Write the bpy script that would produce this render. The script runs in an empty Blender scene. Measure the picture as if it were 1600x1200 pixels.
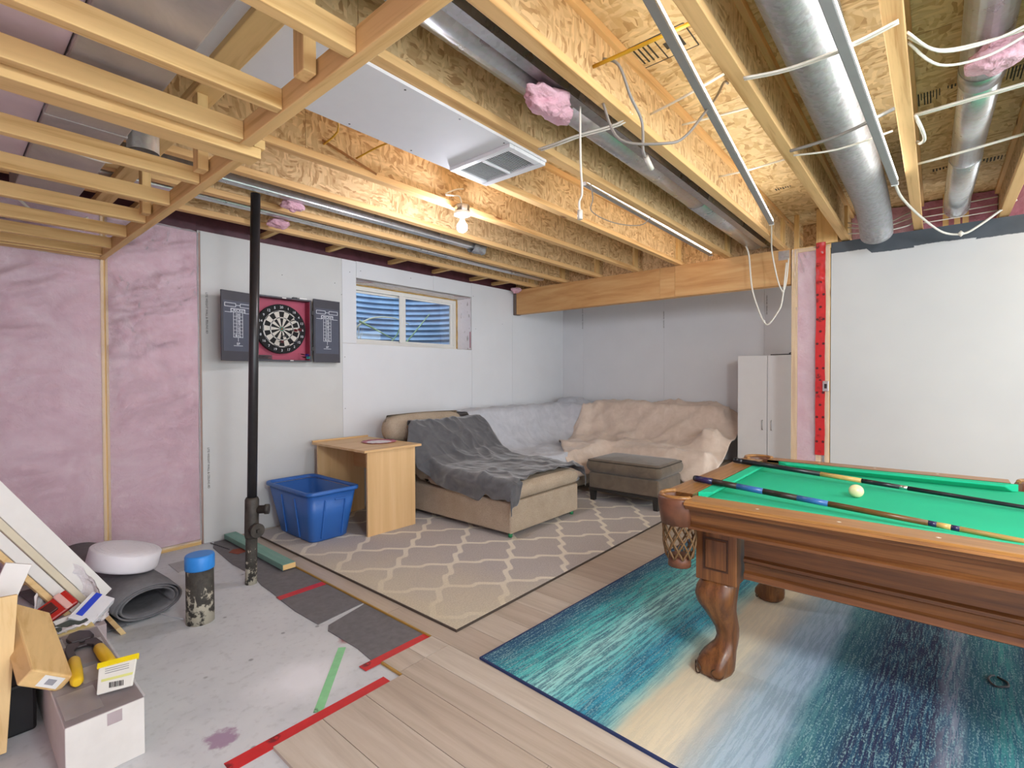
import bpy, bmesh, math, random
import numpy as np
from mathutils import Vector, Matrix, noise as mnoise

# ------------------------------------------------------------------ camera, world, light, exposure
SC = bpy.context.scene
COL = SC.collection
F_PX = 774.4
cam_data = bpy.data.cameras.new('camera')
cam_data.sensor_fit = 'HORIZONTAL'
cam_data.sensor_width = 36.0
cam_data.lens = F_PX / 1600.0 * 36.0
cam_data.clip_start = 0.02
cam = bpy.data.objects.new('camera', cam_data)
COL.objects.link(cam)
YAW, PITCH, ROLL, CAM_H = math.radians(49.44), math.radians(-0.81), math.radians(-0.20), 1.30
_f = Vector((math.sin(YAW), math.cos(YAW), 0)); _r = Vector((math.cos(YAW), -math.sin(YAW), 0)); _u = Vector((0, 0, 1))
_f2 = _f * math.cos(PITCH) + _u * math.sin(PITCH); _u2 = _u * math.cos(PITCH) - _f * math.sin(PITCH)
_r3 = _r * math.cos(ROLL) + _u2 * math.sin(ROLL); _u3 = _u2 * math.cos(ROLL) - _r * math.sin(ROLL)
cam.matrix_world = Matrix(((_r3.x, _u3.x, -_f2.x, 0), (_r3.y, _u3.y, -_f2.y, 0), (_r3.z, _u3.z, -_f2.z, CAM_H), (0, 0, 0, 1)))
SC.camera = cam

world = bpy.data.worlds.new('world'); SC.world = world
world.use_nodes = True
world.node_tree.nodes['Background'].inputs[0].default_value = (0.87, 0.94, 1.0, 1)
world.node_tree.nodes['Background'].inputs[1].default_value = 1.6

for i_, (loc_, e_) in enumerate((((0.5, -1.0, 2.2), 110.0), ((3.2, -1.9, 2.2), 14.0))):  # soft fill lights added behind the camera, no known fixtures there
    ld_ = bpy.data.lights.new('fill_light', 'POINT'); ld_.energy = e_; ld_.shadow_soft_size = 0.25; ld_.color = (0.88, 0.95, 1.0)
    lo_ = bpy.data.objects.new('fill_light', ld_); COL.objects.link(lo_); lo_.location = loc_

SC.view_settings.view_transform = 'Standard'
SC.view_settings.look = 'None'
SC.view_settings.gamma = 1.0
SC.view_settings.use_curve_mapping = False
SC.view_settings.exposure = 1.18

LED_POWER = 8.0      # emission strength of the LED bars' diffusers
BULB_POWER = 300.0

# ------------------------------------------------------------------ helpers
random.seed(7)
RNG = np.random.RandomState(5)

def srgb(h, a=1.0):
    if isinstance(h, str):
        h = h.lstrip('#'); c = [int(h[i:i + 2], 16) / 255.0 for i in (0, 2, 4)]
    else:
        c = h
    return tuple([(x / 12.92 if x <= 0.04045 else ((x + 0.055) / 1.055) ** 2.4) for x in c] + [a])

class MB:
    """collects geometry and turns it into one mesh object"""
    def __init__(s): s.v = []; s.f = []; s.smooth = []
    def add(s, vs, fs, smooth=False):
        o = len(s.v); s.v += [tuple(p) for p in vs]
        for f in fs: s.f.append(tuple(i + o for i in f)); s.smooth.append(smooth)
        return s
    def box(s, x0, x1, y0, y1, z0, z1):
        return s.add([(x0, y0, z0), (x1, y0, z0), (x1, y1, z0), (x0, y1, z0), (x0, y0, z1), (x1, y0, z1), (x1, y1, z1), (x0, y1, z1)],
                     [(3, 2, 1, 0), (4, 5, 6, 7), (0, 1, 5, 4), (1, 2, 6, 5), (2, 3, 7, 6), (3, 0, 4, 7)])
    def obox(s, m, sx, sy, sz):
        vs = [m @ Vector(p) for p in ((-sx, -sy, -sz), (sx, -sy, -sz), (sx, sy, -sz), (-sx, sy, -sz), (-sx, -sy, sz), (sx, -sy, sz), (sx, sy, sz), (-sx, sy, sz))]
        return s.add(vs, [(3, 2, 1, 0), (4, 5, 6, 7), (0, 1, 5, 4), (1, 2, 6, 5), (2, 3, 7, 6), (3, 0, 4, 7)])
    def bar(s, a, b, w, h, up=(0, 0, 1)):
        """box along a->b, w across, h along up"""
        a = Vector(a); b = Vector(b); d = b - a; L = d.length; d.normalize()
        u = Vector(up); sd = d.cross(u)
        if sd.length < 1e-4: sd = d.cross(Vector((1, 0, 0)))
        sd.normalize(); u = sd.cross(d)
        m = Matrix(((d.x, sd.x, u.x, 0), (d.y, sd.y, u.y, 0), (d.z, sd.z, u.z, 0), (0, 0, 0, 1)))
        m.translation = (a + b) / 2
        return s.obox(m, L / 2, w / 2, h / 2)
    def prism(s, poly, z0, z1):
        n = len(poly)
        vs = [(x, y, z0) for x, y in poly] + [(x, y, z1) for x, y in poly]
        fs = [tuple(range(n - 1, -1, -1)), tuple(range(n, 2 * n))] + [(i, (i + 1) % n, n + (i + 1) % n, n + i) for i in range(n)]
        return s.add(vs, fs)
    def extrude(s, poly3, d, smooth=False):
        """closed polygon of 3D points swept by vector d"""
        n = len(poly3); d = Vector(d); P = [Vector(p) for p in poly3]
        return s.add(P + [p + d for p in P], [tuple(range(n - 1, -1, -1)), tuple(range(n, 2 * n))] + [(i, (i + 1) % n, n + (i + 1) % n, n + i) for i in range(n)], smooth)
    def loft(s, rings, caps=True, smooth=True, closed=True):
        n = len(rings[0]); vs = [p for r in rings for p in r]; fs = []
        m = n if closed else n - 1
        for i in range(len(rings) - 1):
            for j in range(m):
                k = (j + 1) % n
                fs.append((i * n + j, i * n + k, (i + 1) * n + k, (i + 1) * n + j))
        s.add(vs, fs, smooth)
        if caps:
            o = len(s.v) - len(vs)
            s.f.append(tuple(o + j for j in range(n - 1, -1, -1))); s.smooth.append(False)
            s.f.append(tuple(o + (len(rings) - 1) * n + j for j in range(n))); s.smooth.append(False)
        return s
    def tube(s, pts, r, n=8, caps=True, smooth_path=0):
        P = [Vector(p) for p in pts]
        if smooth_path: P = spline(P, smooth_path)
        rs = r if isinstance(r, (list, tuple)) else None
        T = []
        for i in range(len(P)):
            t = (P[min(i + 1, len(P) - 1)] - P[max(i - 1, 0)])
            T.append(t.normalized() if t.length > 1e-9 else Vector((0, 0, 1)))
        nrm = T[0].orthogonal().normalized(); rings = []
        for i, p in enumerate(P):
            t = T[i]; nrm = (nrm - t * nrm.dot(t))
            nrm = nrm.normalized() if nrm.length > 1e-6 else t.orthogonal().normalized()
            b = t.cross(nrm)
            rr = r if rs is None else rs[0] + (rs[1] - rs[0]) * i / max(1, len(P) - 1) if len(rs) == 2 else rs[i]
            rings.append([p + nrm * (rr * math.cos(a)) + b * (rr * math.sin(a)) for a in [2 * math.pi * j / n for j in range(n)]])
        return s.loft(rings, caps)
    def lathe(s, prof, c=(0, 0, 0), n=24, axis='z', caps=True, smooth=True, m=None):
        rings = []
        for r, h in prof:
            ring = []
            for j in range(n):
                a = 2 * math.pi * j / n; u, w = r * math.cos(a), r * math.sin(a)
                p = {'z': (u, w, h), 'y': (w, h, u), 'x': (h, u, w)}[axis]
                p = Vector(p)
                if m is not None: p = m @ p
                ring.append(p + Vector(c))
            rings.append(ring)
        return s.loft(rings, caps, smooth)
    def grid(s, fn, nu, nv, smooth=True, mask=None):
        vs = [fn(i / (nu - 1), j / (nv - 1)) for j in range(nv) for i in range(nu)]
        fs = []
        for j in range(nv - 1):
            for i in range(nu - 1):
                if mask is None or mask(i, j): fs.append((j * nu + i, j * nu + i + 1, (j + 1) * nu + i + 1, (j + 1) * nu + i))
        return s.add(vs, fs, smooth)
    def build(s, name, mat, parent=None, bevel=0.0, seg=2, subsurf=0, solid=0.0, **props):
        used = sorted({i for f in s.f for i in f}); re = {o: k for k, o in enumerate(used)}
        V = np.array([s.v[i] for i in used], dtype=float)
        lo, hi = V.min(0), V.max(0); c = np.array([(lo[0] + hi[0]) / 2, (lo[1] + hi[1]) / 2, lo[2]])
        me = bpy.data.meshes.new(name)
        me.from_pydata((V - c).tolist(), [], [tuple(re[i] for i in f) for f in s.f])
        me.polygons.foreach_set('use_smooth', s.smooth)
        me.update()
        if mat is not None: me.materials.append(mat)
        o = bpy.data.objects.new(name, me); COL.objects.link(o)
        if parent is not None:
            o.parent = parent; o.location = Vector(c) - wloc(parent)
        else:
            o.location = Vector(c)
        o['_w'] = list(map(float, c))
        if solid:
            md = o.modifiers.new('solid', 'SOLIDIFY'); md.thickness = solid; md.offset = 0
        if bevel:
            md = o.modifiers.new('bevel', 'BEVEL'); md.width = bevel; md.segments = seg; md.limit_method = 'ANGLE'; md.angle_limit = math.radians(40)
        if subsurf:
            md = o.modifiers.new('sub', 'SUBSURF'); md.levels = subsurf; md.render_levels = subsurf
        for k, v in props.items(): o[k] = v
        return o

def wloc(o): return Vector(o['_w'])

def spline(P, k):
    out = []
    for i in range(len(P) - 1):
        p0 = P[max(i - 1, 0)]; p1 = P[i]; p2 = P[i + 1]; p3 = P[min(i + 2, len(P) - 1)]
        for j in range(k):
            t = j / k
            out.append(0.5 * ((2 * p1) + (-p0 + p2) * t + (2 * p0 - 5 * p1 + 4 * p2 - p3) * t * t + (-p0 + 3 * p1 - 3 * p2 + p3) * t ** 3))
    out.append(P[-1]); return out

def thing(name, label, cat, loc, group=None):
    o = bpy.data.objects.new(name, None); COL.objects.link(o)
    o.empty_display_size = 0.05
    o.location = loc; o['_w'] = [float(a) for a in loc]; o['label'] = label; o['category'] = cat
    if group: o['group'] = group
    return o

def tag(o, label, cat, group=None):
    o['label'] = label; o['category'] = cat
    if group: o['group'] = group
    return o

def struct(o): o['kind'] = 'structure'; return o

def box_obj(name, mat, x0, x1, y0, y1, z0, z1, parent=None, bevel=0.0, **kw):
    return MB().box(x0, x1, y0, y1, z0, z1).build(name, mat, parent, bevel, **kw)

def share(src, loc, parent=None, name=None, rotz=0.0):
    """copy of an object that shares its mesh; loc is the world place of its base centre"""
    c = src.copy(); COL.objects.link(c)
    c.name = name or src.name
    c['_w'] = [float(a) for a in loc]
    c.parent = parent
    c.location = Vector(loc) - (wloc(parent) if parent else Vector((0, 0, 0)))
    c.rotation_euler = (0, 0, rotz)
    return c

def text_obj(name, s, size, mat, origin, xdir, ydir, parent=None, align='CENTER', depth=0.0004):
    """flat lettering: xdir is reading direction, ydir is up"""
    cu = bpy.data.curves.new(name + '_c', 'FONT'); cu.body = s; cu.size = size; cu.align_x = align; cu.align_y = 'CENTER'
    cu.extrude = depth; cu.resolution_u = 2
    t = bpy.data.objects.new(name + '_t', cu); COL.objects.link(t)
    dg = bpy.context.evaluated_depsgraph_get()
    me = bpy.data.meshes.new_from_object(t.evaluated_get(dg))
    bpy.data.objects.remove(t)
    X = Vector(xdir).normalized(); Y = Vector(ydir).normalized(); Z = X.cross(Y)
    m = Matrix(((X.x, Y.x, Z.x, 0), (X.y, Y.y, Z.y, 0), (X.z, Y.z, Z.z, 0), (0, 0, 0, 1)))
    me.transform(m)
    me.materials.clear(); me.materials.append(mat)
    o = bpy.data.objects.new(name, me); COL.objects.link(o)
    o['_w'] = [float(a) for a in origin]
    o.parent = parent
    o.location = Vector(origin) - (wloc(parent) if parent else Vector((0, 0, 0)))
    return o

def fbm(x, y, z=0.0, o=4):
    return mnoise.fractal(Vector((x, y, z)), 1.0, 2.0, o)

# ------------------------------------------------------------------ material toolkit
class G:
    def __init__(s, name):
        s.m = bpy.data.materials.new(name); s.m.use_nodes = True
        s.t = s.m.node_tree; s.b = s.t.nodes['Principled BSDF']; s.out = s.t.nodes['Material Output']
    def n(s, typ, **kw):
        nd = s.t.nodes.new('ShaderNode' + typ)
        for k, v in kw.items(): setattr(nd, k, v)
        return nd
    def l(s, a, b): s.t.links.new(a, b); return s
    def val(s, inp, v):
        if hasattr(v, 'is_linked') or isinstance(v, bpy.types.NodeSocket): s.t.links.new(v, inp)
        elif v is not None: inp.default_value = v
    def math(s, op, a, b=None, c=None, clamp=False):
        nd = s.n('Math', operation=op); nd.use_clamp = clamp
        s.val(nd.inputs[0], a)
        if b is not None: s.val(nd.inputs[1], b)
        if c is not None: s.val(nd.inputs[2], c)
        return nd.outputs[0]
    def coord(s, scale=(1, 1, 1), rot=(0, 0, 0), rand=0.0, loc=(0, 0, 0), world=False):
        tc = s.n('TexCoord'); mp = s.n('Mapping')
        mp.inputs['Scale'].default_value = scale; mp.inputs['Rotation'].default_value = rot; mp.inputs['Location'].default_value = loc
        src = tc.outputs['Object']
        if world: src = s.n('NewGeometry').outputs['Position']
        if rand:
            oi = s.n('ObjectInfo'); vm = s.n('VectorMath', operation='ADD'); mul = s.math('MULTIPLY', oi.outputs['Random'], rand)
            s.l(src, vm.inputs[0]); cx = s.n('CombineXYZ'); s.l(mul, cx.inputs[0]); s.l(mul, cx.inputs[1]); s.l(mul, cx.inputs[2]); s.l(cx.outputs[0], vm.inputs[1]); src = vm.outputs[0]
        s.l(src, mp.inputs['Vector']); return mp.outputs[0]
    def noise(s, vec, scale=5, detail=4, rough=0.55, dist=0.0):
        nd = s.n('TexNoise'); s.val(nd.inputs['Vector'], vec); nd.inputs['Scale'].default_value = scale
        nd.inputs['Detail'].default_value = detail; nd.inputs['Roughness'].default_value = rough; nd.inputs['Distortion'].default_value = dist
        return nd.outputs[0]
    def noisec(s, vec, scale=5, detail=2):
        nd = s.n('TexNoise'); s.val(nd.inputs['Vector'], vec); nd.inputs['Scale'].default_value = scale; nd.inputs['Detail'].default_value = detail
        return nd.outputs[1]
    def vor(s, vec, scale=5, feature='F1', rnd=1.0):
        nd = s.n('TexVoronoi', feature=feature); s.val(nd.inputs['Vector'], vec); nd.inputs['Scale'].default_value = scale
        nd.inputs['Randomness'].default_value = rnd
        return nd
    def ramp(s, fac, stops, interp='LINEAR'):
        nd = s.n('ValToRGB'); cr = nd.color_ramp; cr.interpolation = interp
        while len(cr.elements) < len(stops): cr.elements.new(0.5)
        for e, (p, c) in zip(cr.elements, stops):
            e.position = p; e.color = srgb(c) if isinstance(c, str) else c
        s.val(nd.inputs[0], fac); return nd.outputs[0]
    def mix(s, fac, a, b, blend='MIX'):
        nd = s.n('Mix', data_type='RGBA', blend_type=blend)
        s.val(nd.inputs[0], fac)
        for k, v in ((6, a), (7, b)):
            if isinstance(v, str): v = srgb(v)
            s.val(nd.inputs[k], v)
        return nd.outputs[2]
    def step(s, v, edge, soft=0.02):
        nd = s.n('MapRange'); s.val(nd.inputs['Value'], v); nd.inputs['From Min'].default_value = edge - soft; nd.inputs['From Max'].default_value = edge + soft
        return nd.outputs[0]
    def sep(s, vec):
        nd = s.n('SeparateXYZ'); s.l(vec, nd.inputs[0]); return nd.outputs
    def bump(s, h, strength=0.3, dist=0.01):
        nd = s.n('Bump'); nd.inputs['Strength'].default_value = strength; nd.inputs['Distance'].default_value = dist
        s.val(nd.inputs['Height'], h); s.l(nd.outputs[0], s.b.inputs['Normal']); return s
    def done(s, color=None, rough=0.6, metal=0.0, **kw):
        if color is not None:
            if isinstance(color, str): color = srgb(color)
            s.val(s.b.inputs['Base Color'], color)
        s.val(s.b.inputs['Roughness'], rough); s.val(s.b.inputs['Metallic'], metal)
        for k, v in kw.items(): s.val(s.b.inputs[k.replace('_', ' ')], v)
        return s.m

def plain(name, color, rough=0.5, metal=0.0, var=0.06, vscale=12.0, bump=0.0, **kw):
    """one colour with a little procedural unevenness"""
    g = G(name); v = g.coord(rand=7.0)
    n = g.noise(v, vscale, 4)
    c = srgb(color); lo = tuple(x * (1 - var * 1.6) for x in c[:3]) + (1,); hi = tuple(min(1, x * (1 + var)) for x in c[:3]) + (1,)
    col = g.ramp(n, [(0.3, lo), (0.7, hi)])
    if bump: g.bump(n, bump, 0.004)
    return g.done(col, rough, metal, **kw)

def lumber(name, axis, light='#e2c184', dark='#bb904f', knots=True):
    g = G(name)
    sc = {'x': (1.3, 26, 26), 'y': (26, 1.3, 26), 'z': (26, 26, 1.3)}[axis]
    ks = {'x': (3, 9, 9), 'y': (9, 3, 9), 'z': (9, 9, 3)}[axis]
    v = g.coord(sc, rand=9.0)
    n = g.noise(v, 1.0, 5, 0.6, 0.4); n2 = g.noise(g.coord((0.8, 0.8, 0.8), rand=5.0), 2.0, 3)
    col = g.ramp(n, [(0.28, dark), (0.48, light), (0.75, tuple(min(1, x * 1.12) for x in srgb(light)[:3]) + (1,))])
    col = g.mix(g.math('MULTIPLY', n2, 0.35), col, srgb('#d19c5e'))
    if knots:
        vo = g.vor(g.coord(ks, rand=9.0), 0.62); k = g.step(vo.outputs['Distance'], 0.085, 0.03)
        col = g.mix(g.math('SUBTRACT', 1.0, k), col, srgb('#7a4a22'))
    g.bump(n, 0.12, 0.002)
    return g.done(col, 0.72)

def osb(name, kind, light='#d3b587', mid='#c29f70', dark='#a68054'):
    """oriented strand board; kind 'web' = faces in the xz plane, 'deck' = faces in the xy plane"""
    g = G(name)
    if kind == 'web': s1, s2 = (70, 70, 14), (20, 60, 70)
    else: s1, s2 = (52, 11, 52), (13, 46, 52)
    base = g.coord((1, 1, 1), rand=6.0)
    w = g.noisec(base, 5.0, 2); vm = g.n('VectorMath', operation='MULTIPLY_ADD'); g.l(w, vm.inputs[0]); vm.inputs[1].default_value = (0.12, 0.12, 0.12); g.l(base, vm.inputs[2])
    def layer(sc):
        mp = g.n('Mapping'); mp.inputs['Scale'].default_value = sc; g.l(vm.outputs[0], mp.inputs[0])
        return g.vor(mp.outputs[0], 1.0)
    a, b = layer(s1), layer(s2)
    pick = g.step(g.noise(base, 9.0, 2), 0.5, 0.04)
    ca = g.n('SeparateColor'); g.l(a.outputs['Color'], ca.inputs[0]); cb = g.n('SeparateColor'); g.l(b.outputs['Color'], cb.inputs[0])
    f = g.n('Mix'); g.l(pick, f.inputs[0]); g.l(ca.outputs[0], f.inputs[2]); g.l(cb.outputs[0], f.inputs[3])
    col = g.ramp(f.outputs[0], [(0.0, dark), (0.22, mid), (0.6, light), (1.0, tuple(min(1, x * 1.2) for x in srgb(light)[:3]) + (1,))])
    fine = g.noise(base, 60.0, 3)
    col = g.mix(g.math('MULTIPLY', g.step(fine, 0.40, 0.1), -0.25, 0.25), col, srgb(dark))
    g.bump(f.outputs[0], 0.25, 0.003)
    return g.done(col, 0.75)

def metal(name, color='#b9bec4', rough=0.32, var=0.15, scale=6.0, bump=0.05, met=1.0):
    g = G(name); v = g.coord(rand=3.0); n = g.noise(v, scale, 3)
    c = srgb(color); col = g.ramp(n, [(0.3, tuple(x * (1 - var) for x in c[:3]) + (1,)), (0.7, c)])
    sp = g.vor(v, 55.0); col = g.mix(0.12, col, sp.outputs['Color'])
    col2 = g.n('HueSaturation'); col2.inputs['Saturation'].default_value = 0.25; g.l(col, col2.inputs['Color'])
    g.bump(n, bump, 0.02)
    r = g.n('MapRange'); g.l(n, r.inputs['Value']); r.inputs['To Min'].default_value = rough * 0.8; r.inputs['To Max'].default_value = rough * 1.3
    return g.done(col2.outputs[0], r.outputs[0], met)

def emit(name, color, strength):
    g = G(name); e = g.n('Emission'); e.inputs[0].default_value = srgb(color); e.inputs[1].default_value = strength
    g.l(e.outputs[0], g.out.inputs[0]); return g.m

def film(name, tint='#ffffff', clear=0.72, rough=0.12, bump=True):
    """thin clear plastic sheet: mostly see-through, with a glossy skin"""
    g = G(name)
    tr = g.n('BsdfTransparent'); tr.inputs[0].default_value = srgb(tint)
    g.done('#f2eef2', rough)
    g.b.inputs['IOR'].default_value = 1.5
    if bump: g.bump(g.noise(g.coord((3, 3, 3)), 4.0, 5, 0.6, 1.2), 0.35, 0.03)
    fr = g.n('Fresnel'); fr.inputs[0].default_value = 1.5
    k = g.math('ADD', g.math('MULTIPLY', fr.outputs[0], 0.9), 1.0 - clear, clamp=True)
    mx = g.n('MixShader'); g.l(k, mx.inputs[0]); g.l(tr.outputs[0], mx.inputs[1]); g.l(g.b.outputs[0], mx.inputs[2])
    g.l(mx.outputs[0], g.out.inputs[0]); return g.m

def glass(name):
    g = G(name)
    tr = g.n('BsdfTransparent'); tr.inputs[0].default_value = (0.93, 0.96, 0.97, 1)
    gl = g.n('BsdfGlossy'); gl.inputs['Roughness'].default_value = 0.02
    fr = g.n('Fresnel'); fr.inputs[0].default_value = 1.45
    mx = g.n('MixShader'); g.l(fr.outputs[0], mx.inputs[0]); g.l(tr.outputs[0], mx.inputs[1]); g.l(gl.outputs[0], mx.inputs[2])
    g.l(mx.outputs[0], g.out.inputs[0]); return g.m

LX = lumber('lumber_along_x', 'x'); LY = lumber('lumber_along_y', 'y'); LZ = lumber('lumber_along_z', 'z')
OSB_WEB = osb('osb_joist_web', 'web'); OSB_DECK = osb('osb_subfloor', 'deck', '#d6bb8b', '#c8a773', '#ad8a59')
GALV = metal('galvanised_steel', '#aeb2b8', 0.38); SHINY = metal('bright_sheet_metal', '#c9ccd0', 0.28, 0.1, 9.0, 0.12, 0.75)
FOIL = metal('foil_jacket', '#a3a7b0', 0.55, 0.15, 22.0, 0.3, 0.7)
WHITE = plain('white_plastic', '#e8e8e6', 0.4, var=0.02)
CABLE_W = plain('white_cable', '#dcd8cc', 0.45, var=0.03); CABLE_G = plain('grey_cable', '#8e8a84', 0.5, var=0.05); CABLE_Y = plain('yellow_cable', '#c79a22', 0.5)
BLACK = plain('black_plastic', '#1c1c1f', 0.4, var=0.1); DARK = plain('dark_grey', '#3a3a3d', 0.55)
PRINT_DARK = plain('dark_print', '#3b352c', 0.8); PRINT_WHITE = plain('white_print', '#dfe3ea', 0.7, var=0.02)

# ================================================================== FLOOR
def concrete_mat():
    g = G('concrete_slab'); v = g.coord(world=True)
    n = g.noise(v, 2.2, 6, 0.6, 0.3); n2 = g.noise(v, 28, 4)
    col = g.ramp(n, [(0.3, '#bcc1c6'), (0.5, '#c9cdd1'), (0.75, '#d2d6d9')])
    col = g.mix(g.math('MULTIPLY', g.step(n2, 0.62, 0.08), 0.25), col, srgb('#8e9092'))
    def blob(cx, cy, r, soft, c, amt, ns=4.0, na=0.35, col=col):
        d = g.n('VectorMath', operation='DISTANCE'); g.l(v, d.inputs[0]); d.inputs[1].default_value = (cx, cy, 0)
        dd = g.math('ADD', d.outputs['Value'], g.math('MULTIPLY', g.math('SUBTRACT', g.noise(v, ns, 4), 0.5), na))
        k = g.math('SUBTRACT', 1.0, g.step(dd, r, soft))
        return g.mix(g.math('MULTIPLY', k, amt), col, srgb(c))
    col = blob(1.02, 2.05, 0.13, 0.09, '#e6e8ee', 0.85)          # spilled white powder
    col = blob(1.34, 2.22, 0.05, 0.012, '#8c3a46', 0.8, 20, 0.06, col)
    col = blob(0.66, 1.95, 0.05, 0.01, '#8a5a86', 0.7, 30, 0.09, col)
    sp = g.vor(v, 7.0); dk = g.math('SUBTRACT', 1.0, g.step(sp.outputs['Distance'], 0.07, 0.02))
    dk = g.math('MULTIPLY', dk, g.step(g.noise(v, 3.1, 2), 0.52, 0.03))
    col = g.mix(g.math('MULTIPLY', dk, 0.6), col, srgb('#5f6062'))
    g.bump(n2, 0.15, 0.004)
    return g.done(col, 0.62)
CONC = concrete_mat()
FLOOR = struct(box_obj('floor', CONC, -1.0, 6.6, -3.0, 4.5, -0.12, 0.0))

def plank_mat():
    g = G('laminate_plank'); v = g.coord((14, 0.9, 14), rand=11.0)
    n = g.noise(v, 1.6, 6, 0.6, 0.6); oi = g.n('ObjectInfo')
    col = g.ramp(n, [(0.25, '#aea294'), (0.5, '#c2b7a9'), (0.72, '#cfc6ba')])
    t = g.ramp(oi.outputs['Random'], [(0.0, '#cfc0b4'), (1.0, '#ffffff')])
    col = g.mix(0.55, col, t, 'MULTIPLY')
    g.bump(n, 0.05, 0.002)
    return g.done(col, 0.42)
PLANK = plank_mat()
edges = [0.755, 0.94, 1.125, 1.31, 1.455, 1.60]
while edges[-1] < 6.25: edges.append(edges[-1] + 0.185)
rs = random.Random(3)
for i in range(len(edges) - 1):
    xa, xb = edges[i], min(edges[i + 1], 6.29)
    top = 1.752 if xb <= 1.312 else (1.902 if xb <= 1.602 else 4.345)
    y = top
    first = True
    while y > -2.9:
        L = 1.21
        if first: L = 0.35 + 0.85 * rs.random() if xb > 1.62 else (0.127 if xb > 1.312 else 0.6 + 0.5 * rs.random())
        first = False
        y2 = max(y - L, -2.95)
        box_obj('plank', PLANK, xa + 0.0012, xb - 0.0012, y2 + 0.0012, y - 0.0012, 0.0, 0.012, FLOOR)
        y = y2

UND = plain('grey_underlay_foam', '#6e6d70', 0.8, var=0.1, vscale=30, bump=0.2)
def sheet(name, mat, poly, z0, z1, label, cat, group=None):
    return tag(MB().prism(poly, z0, z1).build(name, mat), label, cat, group)
sheet('underlay_sheet', UND, [(1.592, 2.93), (1.592, 4.33), (1.43, 4.33), (1.375, 4.19), (1.34, 3.72), (1.35, 3.4), (1.32, 3.2), (1.31, 2.94)], 0.0005, 0.004, 'dark grey underlay sheet under the green board and black pipe', 'underlay', 'underlay sheets')
sheet('underlay_sheet', UND, [(1.592, 2.50), (1.592, 2.92), (1.305, 2.93), (1.292, 2.70), (1.30, 2.46)], 0.0005, 0.004, 'dark grey underlay sheet between red tape and bare gap', 'underlay', 'underlay sheets')
sheet('underlay_sheet', UND, [(1.592, 1.935), (1.592, 2.48), (1.33, 2.41), (1.30, 2.36), (1.305, 2.1), (1.29, 1.95)], 0.0005, 0.004, 'dark grey underlay sheet ending at the wooden plank step', 'underlay', 'underlay sheets')

def tape_mat(name, c, mark):
    g = G(name); v = g.coord(); n = g.noise(v, 25, 3)
    col = g.ramp(n, [(0.3, tuple(x * 0.85 for x in srgb(c)[:3]) + (1,)), (0.7, c)])
    vo = g.vor(v, 6.0, rnd=0.2); k = g.math('SUBTRACT', 1.0, g.step(vo.outputs['Distance'], 0.14, 0.03))
    k = g.math('MULTIPLY', k, g.step(g.noise(v, 90, 2), 0.45, 0.05))
    col = g.mix(g.math('MULTIPLY', k, 0.75), col, srgb(mark))
    return g.done(col, 0.35)
RED = tape_mat('red_sheathing_tape', '#cf2a2c', '#3a1014'); GREEN_T = tape_mat('green_tape', '#8fd49a', '#3d5b45')
def strip(a, b, w, z0, z1, mat, name, label, cat, grp=None):
    a = Vector((a[0], a[1])); b = Vector((b[0], b[1])); d = (b - a).normalized(); n = Vector((-d.y, d.x)) * w / 2
    P = [a - n, b - n, b + n, a + n]
    return tag(MB().prism([(p.x, p.y) for p in P], z0, z1).build(name, mat), label, cat, grp)
strip((1.30, 2.925), (1.588, 2.925), 0.055, 0.0045, 0.0055, RED, 'red_tape', 'red tape strip on underlay nearest the black pipe', 'tape', 'red floor tapes')
strip((1.225, 1.93), (1.598, 1.93), 0.055, 0.0045, 0.0055, RED, 'red_tape', 'red tape strip across the plank step corner', 'tape', 'red floor tapes')
strip((0.62, 1.785), (1.255, 1.785), 0.06, 0.0006, 0.0016, RED, 'red_tape', 'long red tape strip where planks meet concrete, lowest in photo', 'tape', 'red floor tapes')
strip((0.955, 1.815), (1.265, 2.165), 0.036, 0.0005, 0.0012, GREEN_T, 'green_tape', 'pale green tape strip on bare concrete', 'tape')
BRASS = plain('plank_core_edge', '#b08a3e', 0.5)
struct(MB().box(1.5925, 1.600, 1.905, 4.33, 0.002, 0.0125).build('trim_1', BRASS))
struct(MB().box(1.302, 1.3095, 1.757, 1.90, 0.002, 0.0125).build('trim_2', BRASS))
# floor drain outline
tag(MB().box(1.05, 1.25, 3.84, 4.06, 0.0, 0.003).build('floor_hatch', plain('grey_hatch', '#a9abad', 0.6), bevel=0.002), 'small square floor hatch in the concrete behind the blue capped pipe', 'hatch')

# ================================================================== WALLS
YW, XF, XP = 4.357, 6.303, 5.12
DRY_G = plain('bare_drywall', '#cbccca', 0.85, var=0.02, vscale=3, bump=0.03)
DRY_W = plain('primed_drywall', '#d8dadd', 0.8, var=0.015, vscale=3, bump=0.03)
RECESS = plain('window_rough_opening', '#c9c3be', 0.8)
wb = MB()
wb.box(1.35, 2.73, YW + 0.014, 4.75, 0, 2.45).box(4.33, 6.5, YW + 0.014, 4.75, 0, 2.45).box(2.73, 4.33, YW + 0.014, 4.75, 0, 1.635).box(2.73, 4.33, YW + 0.014, 4.75, 2.285, 2.45)
WB = struct(wb.build('wall_back', RECESS))
gap = 0.0012
def dry(name_mat, x0, x1, z0, z1): return box_obj('drywall_panel', name_mat, x0 + gap, x1 - gap, YW, YW + 0.013, z0 + gap, z1 - gap, WB)
dry(DRY_G, 1.365, 2.575, 0.0, 2.445)
dry(DRY_W, 2.575, 4.33, 0.0, 1.635)
dry(DRY_W, 2.575, 2.73, 1.635, 2.445)
dry(DRY_W, 2.73, 3.72, 2.285, 2.45)
dry(DRY_W, 3.72, 4.33, 2.285, 2.455)
dry(DRY_W, 4.33, 5.10, 0.0, 2.46)
dry(DRY_W, 5.10, XF, 0.0, 2.46)
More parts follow.
